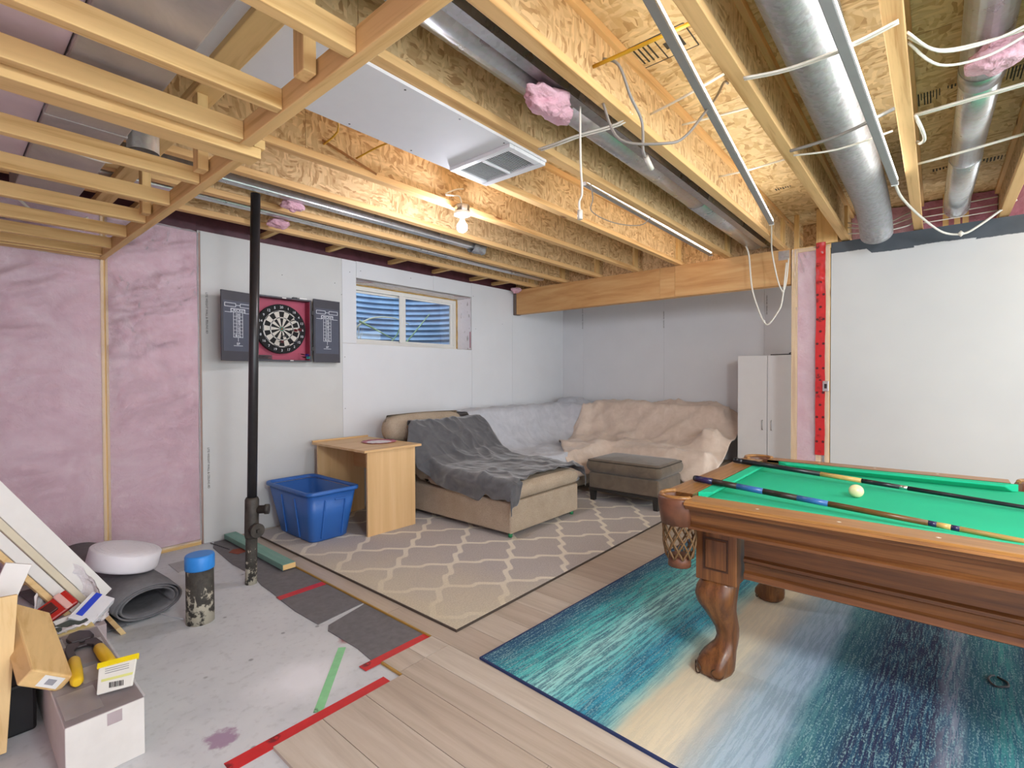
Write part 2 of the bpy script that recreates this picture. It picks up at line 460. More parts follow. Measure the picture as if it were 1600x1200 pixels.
SCREW = plain('drywall_screw_head', '#4a4a4c', 0.5)
for (x, z) in ((2.0, 2.2), (2.5, 2.2), (2.66, 2.33), (2.78, 2.36), (3.4, 2.38), (2.6, 1.5), (2.6, 1.0), (4.36, 2.3), (4.4, 1.9), (1.41, 1.75), (4.9, 2.0), (2.57, 2.1)):
    MB().lathe([(0.004, 0), (0.004, 0.002)], (x, YW - 0.0015, z), 8, 'y').build('screw', SCREW, WB)
for (z, s) in ((1.81, 0.021), (0.59, 0.021)):
    text_obj('printed_text', 'LITE WEIGHT WALL & CEILING BD', s, PRINT_DARK, (1.405, YW - 0.0008, z), (0, 0, -1), (1, 0, 0), WB)
# rim space above the back wall
RIMD = plain('maroon_vapour_film', '#55313a', 0.35, var=0.2)
box_obj('rim_film', RIMD, 1.35, 6.3, 4.40, 4.43, 2.452, 2.78, WB); box_obj('rim_film', RIMD, -1.0, 1.35, 4.40, 4.43, 2.30, 2.78, WB)

WF = struct(box_obj('wall_far', RECESS, XF + 0.014, XF + 0.15, 0.2, 4.5, 0, 2.78))
for (y0, y1) in ((1.525, 2.74), (2.74, 3.99), (3.99, YW), (0.3, 1.525)):
    box_obj('drywall_panel', DRY_W, XF, XF + 0.013, y0 + gap, y1 - gap, 0.001, 2.46, WF)
for (y, z0, z1) in ((4.007, 1.907, 2.44), (2.746, 1.895, 2.199), (1.499, 1.98, 2.26)):
    text_obj('printed_text', 'CEILING BD  ' * max(1, round((z1 - z0) / 0.16)), 0.02, PRINT_DARK, (XF - 0.0008, y, (z0 + z1) / 2), (0, 0, -1), (0, -1, 0), WF)

def pink_mat(name, a='#c891a1', b='#d8aab7', c='#e3c4cc'):
    g = G(name); v = g.coord(world=True); n = g.noise(v, 3.0, 6, 0.65, 0.8); n2 = g.noise(v, 40, 4)
    col = g.ramp(n, [(0.28, a), (0.5, b), (0.72, c)])
    col = g.mix(g.math('MULTIPLY', n2, 0.3), col, srgb('#a27886'))
    g.bump(g.math('ADD', n, g.math('MULTIPLY', n2, 0.4)), 0.8, 0.03)
    return g.done(col, 0.95)
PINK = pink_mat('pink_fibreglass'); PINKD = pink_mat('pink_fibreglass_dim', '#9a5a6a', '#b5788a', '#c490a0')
POLY = film('clear_poly_film', clear=0.76, rough=0.07)
# insulated wall left of the drywall, same line as the back wall
WI = struct(box_obj('wall_back_insulated', plain('concrete_foundation', '#8d8b88', 0.9), -1.0, 1.349, YW + 0.09, YW + 0.3, 0, 2.45))
def pinkbatt(x0, x1, z0=0.04, z1=2.43):
    def fn(u, w):
        x = x0 + (x1 - x0) * u; z = z0 + (z1 - z0) * w
        e = min(u, 1 - u, w * 2, (1 - w) * 2); 
        return (x, YW + 0.012 - 0.012 * min(1, e * 9) + 0.012 * fbm(x * 4, z * 4, 3.3), z)
    return MB().grid(fn, 24, 60).build('insulation_batt', PINK, WI)
for x0, x1 in ((-0.94, 0.755), (0.795, 1.345)): pinkbatt(x0, x1)
for xs in (0.775,):
    box_obj('stud', LZ, xs - 0.02, xs + 0.02, YW - 0.002, YW + 0.088, 0.038, 2.43, WI, 0.002)
box_obj('bottom_plate', LX, -0.95, 1.349, YW - 0.004, YW + 0.088, 0.0, 0.036, WI, 0.002)
box_obj('edge_stud', plain('dull_edge_wood', '#a88d80', 0.8), 1.355, 1.364, YW - 0.003, YW + 0.088, 0.0, 2.43, WI, 0.002)
def polysheet(x0, x1, seed, name='poly_sheet'):
    def fn(u, w):
        x = x0 + (x1 - x0) * u; z = 0.03 + 2.40 * w
        e = min(1.0, 8 * min(u, 1 - u))
        r = 1.0 - abs(fbm(x * 2.2 + z * 1.6 + seed, z * 5.5 - x * 2.0, seed))
        top = 0.35 + 0.65 * min(1, max(0, (z - 0.9) / 0.8))
        return (x, YW - 0.012 - e * (0.008 + 0.045 * top * (r ** 7) + 0.006 * fbm(x * 7, z * 7, seed)), z)
    return MB().grid(fn, 70, 130).build(name, POLY, WI)
polysheet(-0.94, 0.77, 1.7); polysheet(0.78, 1.352, 4.2)
# the wall the loose boards lean on
WL = struct(box_obj('wall_left', plain('concrete_foundation_left', '#8d8b88', 0.9), -1.05, -0.92, -1.5, YW + 0.3, 0, 2.78))
def fnl(u, w):
    y = -1.4 + 5.7 * u; z = 0.03 + 2.4 * w; return (-0.90 + 0.012 * fbm(y * 3, z * 3, 7.7), y, z)
MB().grid(fnl, 60, 30).build('insulation_batt', PINK, WL)

# stub wall with open stud bay and the painted wall
WP = struct(box_obj('wall_right', RECESS, XP + 0.014, XP + 0.10, -3.0, 0.69, 0, 2.455))
def paint_mat():
    g = G('two_tone_wall_paint'); v = g.coord(world=True); s = g.sep(v)
    n = g.noise(v, 5.0, 5, 0.7); st = g.vor(g.coord((1, 2.2, 1), world=True), 1.0)
    cs = g.n('SeparateColor'); g.l(st.outputs['Color'], cs.inputs[0])
    edge = g.math('ADD', s[2], g.math('ADD', g.math('MULTIPLY', g.math('SUBTRACT', n, 0.5), 0.035), g.math('MULTIPLY', g.math('SUBTRACT', cs.outputs[0], 0.5), 0.07)))
    k = g.step(edge, 2.345, 0.0025)
    base = g.ramp(g.noise(v, 1.2, 3), [(0.3, '#c2c3c3'), (0.7, '#cacbca')])
    dk = g.ramp(g.noise(v, 7, 4), [(0.3, '#3d454d'), (0.7, '#4a525a')])
    return g.done(g.mix(k, base, dk), 0.6)
PAINT = paint_mat()
for (y0, y1) in ((-0.512, 0.705), (-1.73, -0.512), (-2.95, -1.73)):
    box_obj('drywall_panel', PAINT, XP, XP + 0.013, y0 + 0.0007, y1 - 0.0007, 0.001, 2.46, WP)
WS = struct(box_obj('wall_stub', RECESS, XP + 0.092, XP + 0.10, 0.69, 1.02, 0, 2.45))
box_obj('stud', LZ, XP + 0.002, XP + 0.09, 0.965, 1.012, 0.04, 2.42, WS, 0.002)
box_obj('stud', LZ, XP + 0.002, XP + 0.09, 0.709, 0.748, 0.04, 2.42, WS, 0.002)
box_obj('stud', LZ, XP + 0.002, XP + 0.09, 0.775, 0.815, 0.04, 2.42, WS, 0.002)
box_obj('top_plate', LY, XP, XP + 0.09, 0.705, 1.012, 2.42, 2.46, WS, 0.002)
box_obj('bottom_plate', LY, XP, XP + 0.09, 0.705, 1.012, 0.0, 0.04, WS, 0.002)
def fns(u, w):
    y = 0.817 + 0.147 * u; z = 0.04 + 2.38 * w; return (XP + 0.016 + 0.010 * fbm(y * 6, z * 6, 1.1), y, z)
MB().grid(fns, 12, 60).build('insulation_batt', PINK, WS)
def fnp(u, w):
    y = 0.712 + 0.298 * u; z = 0.03 + 2.42 * w; e = min(1, 6 * min(u, 1 - u))
    fan = 0.011 * math.sin(30 * math.atan2(y - 0.98, 2.55 - z)) * max(0, (z - 1.7)) 
    return (XP - 0.006 - e * (0.006 + 0.008 * (1 - abs(fbm(y * 5 - z * 2, z * 4, 5.5))) ** 3) + fan * 0.6, y, z)
MB().grid(fnp, 40, 120).build('poly_sheet', POLY, WS)
REDV = RED
def fnr(u, w):
    z = 0.6 + 1.875 * w; y = 0.742 + 0.072 * u + 0.006 * fbm(z * 3, 2.2)
    wr = 0.010 if z > 2.05 else 0.0015
    return (XP - 0.024 - wr * fbm(y * 30, z * 22, 8.1), y, z)
MB().grid(fnr, 8, 90).build('tuck_tape', REDV, WS)
for i in range(14):
    z = 0.72 + i * 0.108
    ys = (0.778,) if i % 2 else (0.755, 0.802)
    for y in ys:
        MB().lathe([(0.011, 0), (0.011, 0.001)], (XP - 0.0275, y, z), 12, 'x').build('tape_logo', plain('tape_logo_ink', '#5a1418', 0.5) if i == 0 and y == ys[0] else bpy.data.materials['tape_logo_ink'], WS)
t = thing('switch_box', 'grey metal electrical box with red tape beside the painted wall', 'electrical box', (XP - 0.03, 0.745, 1.16))
MB().box(XP - 0.045, XP - 0.028, 0.712, 0.758, 1.165, 1.255).build('box', SHINY, t, 0.004)
MB().box(XP - 0.047, XP - 0.0445, 0.725, 0.745, 1.19, 1.23).build('switch', BLACK, t, 0.001)
MB().box(XP - 0.031, XP - 0.0285, 0.758, 0.815, 1.163, 1.257).build('tape_patch', RED, t, 0.001)
# posts above the stub wall
tag(box_obj('corner_post', LZ, XP - 0.02, XP + 0.09, 0.655, 0.815, 2.462, 2.772, bevel=0.003), 'pale wooden post standing on the stub wall up to the subfloor', 'post')
tag(box_obj('short_stud', LZ, XP + 0.03, XP + 0.068, 0.96, 0.998, 2.462, 2.772, bevel=0.003), 'short narrow stud on the stub wall beside the beam end', 'stud')

# ================================================================== WINDOW
W1 = struct(MB().box(2.735, 2.79, 4.62, 4.70, 1.64, 2.28).box(4.27, 4.325, 4.62, 4.70, 1.64, 2.28).box(2.79, 4.27, 4.62, 4.70, 1.64, 1.69).box(2.79, 4.27, 4.62, 4.70, 2.22, 2.28).build('window_1', plain('white_vinyl', '#e6e4de', 0.4, var=0.02), bevel=0.004))
VINYL = bpy.data.materials['white_vinyl']
def sash(x0, x1, y0, y1, wd):
    s = MB().box(x0, x0 + wd, y0, y1, 1.69, 2.22).box(x1 - wd, x1, y0, y1, 1.69, 2.22).box(x0 + wd, x1 - wd, y0, y1, 1.69, 1.69 + 0.02).box(x0 + wd, x1 - wd, y0, y1, 2.22 - 0.02, 2.22).build('sash', VINYL, W1, 0.003)
    MB().box(x0 + wd, x1 - wd, (y0 + y1) / 2 - 0.002, (y0 + y1) / 2 + 0.002, 1.71, 2.20).build('pane', glass('window_glass') if 'window_glass' not in bpy.data.materials else bpy.data.materials['window_glass'], W1)
    return s
sash(2.79, 3.53, 4.665, 4.69, 0.028); sash(3.50, 4.27, 4.632, 4.658, 0.04)
MB().box(3.445, 3.50, 4.618, 4.632, 1.69, 2.22).build('meeting_rail', VINYL, W1, 0.003)
MB().box(3.462, 3.478, 4.610, 4.618, 1.90, 1.98).build('latch', WHITE, W1, 0.002)
# poly film lining of the opening and red tape at its corners
def jamb(u, w): 
    y = YW + 0.005 + 0.255 * u; z = 1.645 + 0.63 * w; return (4.322 - 0.006 * (1 - abs(fbm(y * 9, z * 9, 2.0))) ** 2, y, z)
MB().grid(jamb, 20, 40).build('jamb_film', POLY, W1)
def head(u, w):
    x = 2.74 + 1.58 * u; y = YW + 0.005 + 0.255 * w; return (x, y, 2.277 - 0.006 * (1 - abs(fbm(x * 6, y * 9, 3.0))) ** 2)
MB().grid(head, 50, 16).build('head_film', POLY, W1)
TAPE2 = plain('dull_red_tape', '#9c3a52', 0.45)
for pts in (((4.05, YW + 0.02), (4.31, YW + 0.01), 0.012), ((2.745, YW + 0.012), (2.95, YW + 0.03), 0.012), ((2.745, YW + 0.2), (2.93, YW + 0.03), 0.012)):
    MB().bar((pts[0][0], pts[0][1], 2.268), (pts[1][0], pts[1][1], 2.268), pts[2], 0.001).build('corner_tape', TAPE2, W1)
MB().box(4.3165, 4.3175, YW + 0.01, YW + 0.022, 1.66, 1.86).build('corner_tape', TAPE2, W1)
FOAM = plain('spray_foam', '#c9a35e', 0.8, var=0.2)
MB().box(2.74, 4.325, 4.60, 4.619, 2.262, 2.275).build('foam_bead', FOAM, W1)
MB().box(4.312, 4.324, 4.60, 4.619, 1.66, 2.262).build('foam_bead', FOAM, W1)
# window well of corrugated steel, blue daylight put into its colour
g = G('daylight_tinted_steel'); v = g.coord(world=True)
wcol = g.ramp(g.noise(v, 3.0, 4), [(0.3, '#6d8ab0'), (0.7, '#93afd0')])
WELLM = g.done(wcol, 0.38, 0.55)
def well(u, w):
    th = math.pi * (1 - u); z = 1.30 + 1.35 * w; R = 0.012 * math.cos(2 * math.pi * z / 0.068)
    return (3.53 + (0.95 + R) * math.cos(th), 4.76 + (0.85 + R) * math.sin(th), z)
tag(MB().grid(well, 60, 160).build('window_well', WELLM), 'corrugated steel window well outside the window, coloured as in blue daylight', 'window well')
g = G('well_soil'); v = g.coord(world=True)
SOIL = g.done(g.ramp(g.noise(v, 14, 5), [(0.3, '#20241d'), (0.6, '#3b4a33'), (0.8, '#5d6f4a')]), 0.95); 
tag(MB().grid(lambda u, w: (2.62 + 1.82 * u, 4.76 + 0.8 * w, 1.52 + 0.10 * fbm(u * 6, w * 4, 2.0) + 0.22 * max(0.0, 1 - u * 2.2)), 40, 24).build('well_soil', SOIL), 'dark soil heaped at the bottom of the window well', 'soil')
STALK = plain('green_stalk', '#8fae84', 0.7, var=0.15); STALK2 = plain('dry_stalk', '#c9c7ae', 0.8, var=0.15)
stalks = [((2.95, 5.1, 1.50), (3.1, 5.1, 1.78), (3.32, 5.05, 1.98), (3.62, 5.0, 2.02), (3.85, 4.98, 1.96)),
          ((3.3, 5.0, 1.52), (3.5, 4.98, 1.66), (3.66, 4.98, 1.80), (3.72, 4.98, 1.93)),
          ((3.55, 5.1, 1.52), (3.85, 5.1, 1.70), (4.12, 5.12, 1.95), (4.3, 5.12, 2.14)),
          ((2.95, 4.95, 1.66), (3.2, 4.95, 1.70), (3.45, 4.95, 1.62), (3.7, 4.95, 1.55)),
          ((3.2, 5.05, 1.95), (3.42, 5.03, 1.86), (3.64, 5.0, 1.76)),
          ((3.35, 4.92, 1.56), (3.6, 4.92, 1.64), (3.95, 4.92, 1.60), (4.1, 4.92, 1.70)),
          ((3.1, 5.05, 1.52), (3.05, 5.1, 1.75), (2.9, 5.15, 2.0)), ((3.2, 5.15, 1.5), (3.6, 5.1, 1.58), (3.9, 5.1, 1.72))]
wds = ['tall arching', 'short upright', 'long slanting', 'low creeping', 'thin drooping', 'low curling', 'leaning left-hand', 'low slanting background']
for i, s in enumerate(stalks):
    tag(MB().tube(s, [0.012, 0.006], 6, smooth_path=6).build('plant_stalk', STALK if i % 3 else STALK2), '%s pale green plant stalk in the window well' % wds[i], 'plant', 'stalks in the window well')
DRYG = plain('dry_grass', '#b9b8b4', 0.9, var=0.2)
gm = MB()
for i in range(70):
    x0 = 3.0 + 0.25 * rs.random(); y0 = 4.98 + 0.2 * rs.random(); a = rs.random() * 0.5 - 0.1
    gm.tube([(x0, y0, 1.52), (x0 - 0.05 + a * 0.1, y0, 1.72), (x0 - 0.12 + a * 0.4, y0, 1.86 + 0.15 * rs.random())], [0.003, 0.001], 3)
gr = tag(gm.build('grass_tuft', DRYG), 'tuft of dry grey grass in the window well', 'grass'); gr['kind'] = 'stuff'

# ================================================================== CEILING
ZJ, ZD = 2.47, 2.772
CE = struct(box_obj('ceiling', plain('subfloor_top', '#a98a5d', 0.9), -1.05, 6.45, -3.0, 4.45, ZD + 0.019, ZD + 0.03))
xe = [-1.05, 0.35, 1.57, 2.79, 4.01, 5.23, 6.45]; ye = [-3.0, -1.84, 0.6, 3.04, 4.45]
for i in range(6):
    off = 0.6 if i % 2 else 0.0
    yy = sorted(set([ye[0]] + [y + off for y in ye[1:-1]] + [ye[-1]]))
    for j in range(len(yy) - 1):
        box_obj('osb_panel', OSB_DECK, xe[i] + 0.0015, xe[i + 1] - 0.0015, yy[j] + 0.0015, yy[j + 1] - 0.0015, ZD, ZD + 0.018, CE)
# grade stamps inked on the subfloor
def stamp(x, y, sx, sy, bars):
    m = MB()
    for k in range(bars):
        yy_ = y - sy / 2 + sy * (k + 0.5) / bars
        m.box(x - sx / 2, x - sx / 2 + sx * rs.choice((0.55, 0.8, 1.0)), yy_ - sy / bars * rs.choice((0.18, 0.3, 0.36)), yy_ + sy / bars * 0.2, ZD - 0.0006, ZD - 0.0002)
    m.build('ink_stamp', PRINT_DARK, CE)
stamp(3.45, 0.045, 0.15, 0.11, 9); stamp(3.40, -0.07, 0.06, 0.08, 6); stamp(3.45, -0.30, 0.16, 0.10, 8); stamp(4.71, -0.29, 0.09, 0.16, 9); stamp(4.69, -0.01, 0.06, 0.09, 5); stamp(4.35, 0.92, 0.05, 0.12, 7)
def frame_stamp(x, y):
    m = MB(); 
    for a, b in (((x - .12, y - .16), (x + .06, y - .16)), ((x - .12, y + .16), (x + .06, y + .16)), ((x + .06, y - .16), (x + .06, y + .16)), ((x - .12, y - .16), (x - .12, y + .16)), ((x - .12, y - .02), (x + .06, y - .02))):
        m.bar((a[0], a[1], ZD - 0.0004), (b[0], b[1], ZD - 0.0004), 0.006, 0.0004)
    for k in range(5): m.box(x - 0.09, x + 0.03, y + 0.01 + k * 0.022, y + 0.018 + k * 0.022, ZD - 0.0006, ZD - 0.0002)
    m.box(x - 0.06, x + 0.02, y - 0.12, y - 0.08, ZD - 0.0006, ZD - 0.0002); m.box(x - 0.05, x + 0.0, y - 0.07, y - 0.04, ZD - 0.0006, ZD - 0.0002)
    m.build('ink_stamp', PRINT_DARK, CE)
frame_stamp(2.17, 0.97)

FLANGE = lumber('flange_lumber', 'x', '#dcb47c', '#b5854c')
ORD = {8: 'nearest the window wall', 7: 'second from the window wall', 6: 'third from the window wall', 5: 'fourth from the window wall, beside the bare bulb',
       4: 'brightly lit, along the far edge of the white ceiling panel', 3: 'along the near edge of the white ceiling panel', 2: 'between the shiny bay duct and first light bar',
       1: 'between the first light bar and the fat grey duct', 0: 'just left of the slim silver duct', -1: 'right of the slim silver duct, at the photo edge', -2: 'farthest right over the painted wall'}
JY = {k: 0.116 + 0.487 * k for k in range(-2, 9)}
cut = {5: [1.3, 2.9], 4: [1.9, 4.3], 3: [1.0, 3.0], 2: [2.5], 1: [2.4, 4.0], 0: [3.0], -1: [2.0], -2: [2.0], 6: [2.2, 4.1], 7: [2.6, 4.4], 8: [3.2]}
for k, y in JY.items():
    t = thing('floor_joist', 'wooden I-joist %s' % ORD[k], 'joist', (2.7, y, ZJ), 'I-joists of the open ceiling')
    box_obj('bottom_flange', FLANGE, -1.0, 6.29, y - 0.029, y + 0.029, ZJ, ZJ + 0.038, t, 0.003)
    box_obj('top_flange', FLANGE, -1.0, 6.29, y - 0.029, y + 0.029, ZD - 0.039, ZD - 0.001, t, 0.003)
    xs = [-1.0] + cut[k] + [6.29]
    for i in range(len(xs) - 1):
        box_obj('web', OSB_WEB, xs[i] + 0.001, xs[i + 1] - 0.001, y - 0.005, y + 0.005, ZJ + 0.038, ZD - 0.039, t)
    if k >= 1:
        for s in (-1, 1):
            ya, yb = (y - 0.029, y - 0.006) if s < 0 else (y + 0.006, y + 0.029)
            box_obj('web_stiffener', LZ, XP - 0.10, XP - 0.015, ya, yb, ZJ + 0.039, ZD - 0.040, t)
# blocking over the beam
for k in range(2, 9):
    y0 = JY[k] + 0.007; y1 = (JY[k + 1] - 0.007) if k < 8 else 4.39
    box_obj('blocking_panel', OSB_WEB, XP + 0.10, XP + 0.112, y0, y1, ZJ + 0.002, ZD - 0.041, CE)
# short blocks between back wall plate and first joist
for x in (0.95, 1.85, 2.45, 3.15, 3.75, 4.35, 4.75, 5.6):
    MB().box(x - 0.02, x + 0.02, JY[8] + 0.03, 4.398, ZJ + 0.02, ZJ + 0.058).build('blocking', LY, CE)
# pink insulation and studs in the rim space above the painted wall
def rimbatt(y0, y1, x, mat):
    return MB().grid(lambda u, w: (x + 0.03 * fbm(u * 4, w * 4, y0) + 0.05 * (1 - w), y0 + (y1 - y0) * u, ZJ - 0.01 + (ZD - ZJ) * w), 14, 12).build('insulation_batt', mat, WP)
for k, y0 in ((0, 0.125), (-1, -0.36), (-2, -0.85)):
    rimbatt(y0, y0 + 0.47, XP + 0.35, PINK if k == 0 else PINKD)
for y in (-0.05, -0.12, -0.17):
    box_obj('rim_stud', LZ, XP + 0.24, XP + 0.28, y - 0.018, y + 0.018, ZJ - 0.01, ZD - 0.002, WP)
box_obj('rim_board', OSB_WEB, XP + 0.45, XP + 0.47, -3.0, 1.0, 2.40, ZD - 0.002, WP)

# ------------------------------------------------------------------ beam
g = G('beam_wood'); v = g.coord((18, 1.0, 9), rand=4.0); n = g.noise(v, 1.3, 5, 0.6, 0.5)
BEAMW = g.bump(n, 0.1, 0.002).done(g.ramp(n, [(0.25, '#b07a45'), (0.5, '#c79760'), (0.75, '#d4ab76')]), 0.6)
t = thing('support_beam', 'long orange-brown laminated wood beam under the joist ends', 'beam', (XP + 0.05, 2.7, 2.142))
for (y0, y1, dz) in ((2.275, 4.30, 0.0), (2.11, 2.275, 0.001), (1.018, 2.11, 0.0)):
    box_obj('front_ply', BEAMW, XP, XP + 0.044, y0 + 0.0008, y1 - 0.0008, 2.142 + dz, 2.4685, t, 0.002)
for (y0, y1) in ((1.018, 2.9), (2.9, 4.30)):
    box_obj('back_ply', BEAMW, XP + 0.046, XP + 0.09, y0 + 0.0008, y1 - 0.0008, 2.140, 2.4685, t, 0.002)
box_obj('end_hanger', plain('dull_hanger_steel', '#6a5d55', 0.6), XP - 0.004, XP + 0.094, 4.302, 4.352, 2.136, 2.44, t, 0.002)
MB().box(XP - 0.003, XP, 1.03, 1.12, 2.37, 2.455).build('strap_plate', GALV, t, 0.001)

# ------------------------------------------------------------------ white ceiling panel and return grille
t = tag(box_obj('ceiling_panel', plain('white_gypsum_panel', '#dcdde2', 0.7, var=0.01), -0.4, 2.165, 1.603, 2.068, 2.456, 2.4695), 'white gypsum panel closing one joist bay', 'panel')
for (x, y) in ((0.95, 1.63), (1.25, 1.63), (1.55, 1.63), (1.85, 1.63), (0.95, 2.04), (1.25, 2.04), (1.6, 2.04)):
    MB().lathe([(0.005, 0), (0.005, 0.001)], (x, y, 2.4553), 8).build('screw', SCREW, t)
t = thing('return_air_grille', 'white louvred return air grille on the ceiling panel', 'vent', (2.015, 1.81, 2.43))
GR = plain('white_enamel', '#dedfe2', 0.35, var=0.02)
fr = MB(); x0, x1, y0, y1 = 1.865, 2.160, 1.605, 2.045; zt, zb = 2.4555, 2.436
for a in ((x0, x0 + 0.035, y0, y1), (x1 - 0.045, x1, y0, y1), (x0 + 0.035, x1 - 0.045, y0, y0 + 0.04), (x0 + 0.035, x1 - 0.045, y1 - 0.05, y1), (x0 + 0.035, x1 - 0.045, 1.815, 1.832)):
    fr.box(a[0], a[1], a[2], a[3], zb, zt)
fr.build('frame', GR, t, 0.004)
box_obj('duct_opening', plain('dark_opening', '#2b2a2a', 0.9), x0 + 0.03, x1 - 0.04, y0 + 0.03, y1 - 0.04, zt - 0.002, zt - 0.0006, t)
for (a, b) in ((y0 + 0.04, 1.815), (1.832, y1 - 0.05)):
    lv = MB(); n = 13
    for i in range(n):
        yy_ = a + (b - a) * (i + 0.5) / n
        lv.bar((x0 + 0.035, yy_, 2.445), (x1 - 0.045, yy_, 2.445), 0.0012, 0.008, (0, 0.6, 1))
    o = lv.build('louvres', GR, t); o['kind'] = 'stuff'

# ------------------------------------------------------------------ bare bulb lamp
t = thing('bare_bulb_lamp', 'lit bare bulb in a white keyless lampholder on a joist', 'lamp', (2.36, 2.46, 2.28))
MB().lathe([(0.052, 2.425), (0.052, 2.47)], (2.36, 2.462, 0), 8).build('junction_box', GALV, t, 0.003)
MB().lathe([(0.03, 2.395), (0.054, 2.402), (0.056, 2.415), (0.054, 2.4245)], (2.36, 2.462, 0), 28).build('lampholder', WHITE, t)
MB().lathe([(0.014, 2.368), (0.016, 2.3945)], (2.36, 2.462, 0), 16).build('bulb_base', WHITE, t)
bm_ = [(0.002, 2.286)] + [(0.036 * math.sin(a), 2.322 - 0.036 * math.cos(a)) for a in [0.2 + i * 0.25 for i in range(10)]] + [(0.0145, 2.3678)]
MB().lathe(bm_, (2.36, 2.462, 0), 24).build('bulb', emit('bulb_glow', '#f3f3ff', BULB_POWER), t)
tag(MB().tube([(2.40, 2.49, 2.60), (2.30, 2.46, 2.56), (2.20, 2.45, 2.50), (2.27, 2.45, 2.51), (2.33, 2.455, 2.52), (2.355, 2.46, 2.475)], 0.005, 6, smooth_path=5).build('lamp_cable', CABLE_W), 'white looped cable feeding the bare bulb lamp', 'cable')

# ------------------------------------------------------------------ LED light bars
LEDH = plain('light_bar_housing', '#8f8f8f', 0.5, var=0.03); LEDE = emit('led_diffuser', '#fbfaf6', LED_POWER)
def led(a, b, label):
    t = thing('led_light_bar', label, 'light bar', ((a[0] + b[0]) / 2, (a[1] + b[1]) / 2, a[2]), 'linked light bars in the joist bays')
    a = Vector(a); b = Vector(b)
    MB().bar(a, b, 0.034, 0.016).build('housing', LEDH, t, 0.003)
    d = (b - a).normalized(); s = Vector((d.y, -d.x, 0))
    up = Vector((0, 0, 0.014)); e = d * 0.03
    MB().bar(a + up + e + s * 0.006, b + up - e + s * 0.006, 0.026, 0.012).build('diffuser', LEDE, t, 0.004)
    for p, q in ((a - d * 0.012, a), (b, b + d * 0.012)): MB().bar(p, q, 0.036, 0.022).build('end_cap', WHITE, t, 0.003)
    return t
led((1.20, 0.68, 2.52), (4.38, 1.010, 2.52), 'slim LED light bar between the plywood-lit joists, its end near the stub wall')
led((1.45, 0.268, 2.425), (3.68, 0.192, 2.425), 'slim LED light bar alongside the fat grey duct')
led((2.70, 1.70, 2.52), (5.10, 1.73, 2.52), 'slim LED light bar tucked behind a joist, ending over the beam')
led((3.20, -0.60, 2.50), (4.95, -0.62, 2.50), 'slim LED light bar at the right edge of the photo')

# ------------------------------------------------------------------ ducts
tag(MB().tube([(-1, 0.362, 2.565), (1.2, 0.362, 2.565), (2.2, 0.362, 2.565), (3.0, 0.362, 2.565), (3.9, 0.36, 2.56), (4.35, 0.36, 2.545), (4.62, 0.36, 2.49), (4.78, 0.36, 2.40)], 0.105, 28, smooth_path=6).build('insulated_duct', FOIL), 'fat grey round duct bending down at the painted wall', 'duct')
t = thing('silver_duct', 'slim bright round duct over the painted wall', 'duct', (3.6, -0.13, 2.5))
MB().tube([(-0.5, -0.145, 2.60), (2.95, -0.14, 2.60)], 0.076, 24).build('duct_section', SHINY, t)
MB().tube([(2.94, -0.14, 2.60), (4.0, -0.125, 2.60)], 0.073, 24).build('duct_section', SHINY, t)
MB().tube([(3.99, -0.125, 2.60), (4.9, -0.11, 2.60), (5.1, -0.11, 2.58)], 0.077, 24).build('duct_section', SHINY, t)
MB().tube([(2.85, -0.14, 2.60), (2.96, -0.14, 2.60)], 0.079, 24).build('crimp_collar', GALV, t)
t = thing('bay_duct', 'shiny sheet metal duct running the joist bay above the beam', 'duct', (2.5, 1.30, 2.5))
MB().tube([(-0.5, 1.31, 2.60), (1.9, 1.31, 2.60)], 0.098, 24).build('duct_section', SHINY, t)
MB().tube([(1.88, 1.31, 2.60), (3.6, 1.315, 2.60)], 0.094, 24).build('duct_section', SHINY, t)
MB().tube([(3.58, 1.315, 2.60), (5.10, 1.32, 2.60)], 0.098, 24).build('duct_section', SHINY, t)
MB().bar((-0.5, 1.21, 2.505), (5.1, 1.22, 2.505), 0.05, 0.004).build('seam_flange', GALV, t)
t = thing('slim_bay_duct', 'thin metal duct with a foil-wrapped end in the third bay', 'duct', (2.2, 3.30, 2.48))
MB().bar((0.2, 3.30, 2.525), (3.30, 3.30, 2.525), 0.07, 0.06).build('duct_section', SHINY, t, 0.01)
def capf(u, w):
    a = 2 * math.pi * u; r = 0.055 + 0.012 * fbm(math.cos(a) * 2, math.sin(a) * 2, w * 6); x = 3.27 + 0.16 * w
    return (x, 3.30 + r * math.cos(a), 2.52 + r * math.sin(a))
MB().grid(capf, 20, 10).add([(3.43, 3.30 + 0.05 * math.cos(a), 2.52 + 0.05 * math.sin(a)) for a in [0.785 * i for i in range(8)]], [tuple(range(8))]).build('foil_cap', FOIL, t)
t = thing('slim_wall_duct', 'thin metal duct in the bay nearest the window', 'duct', (2.8, 3.70, 2.48))
MB().bar((0.6, 3.72, 2.52), (3.0, 3.72, 2.52), 0.07, 0.05).build('duct_section', SHINY, t, 0.01)
MB().bar((3.0, 3.72, 2.52), (4.95, 3.74, 2.52), 0.075, 0.055).build('duct_section', SHINY, t, 0.01)

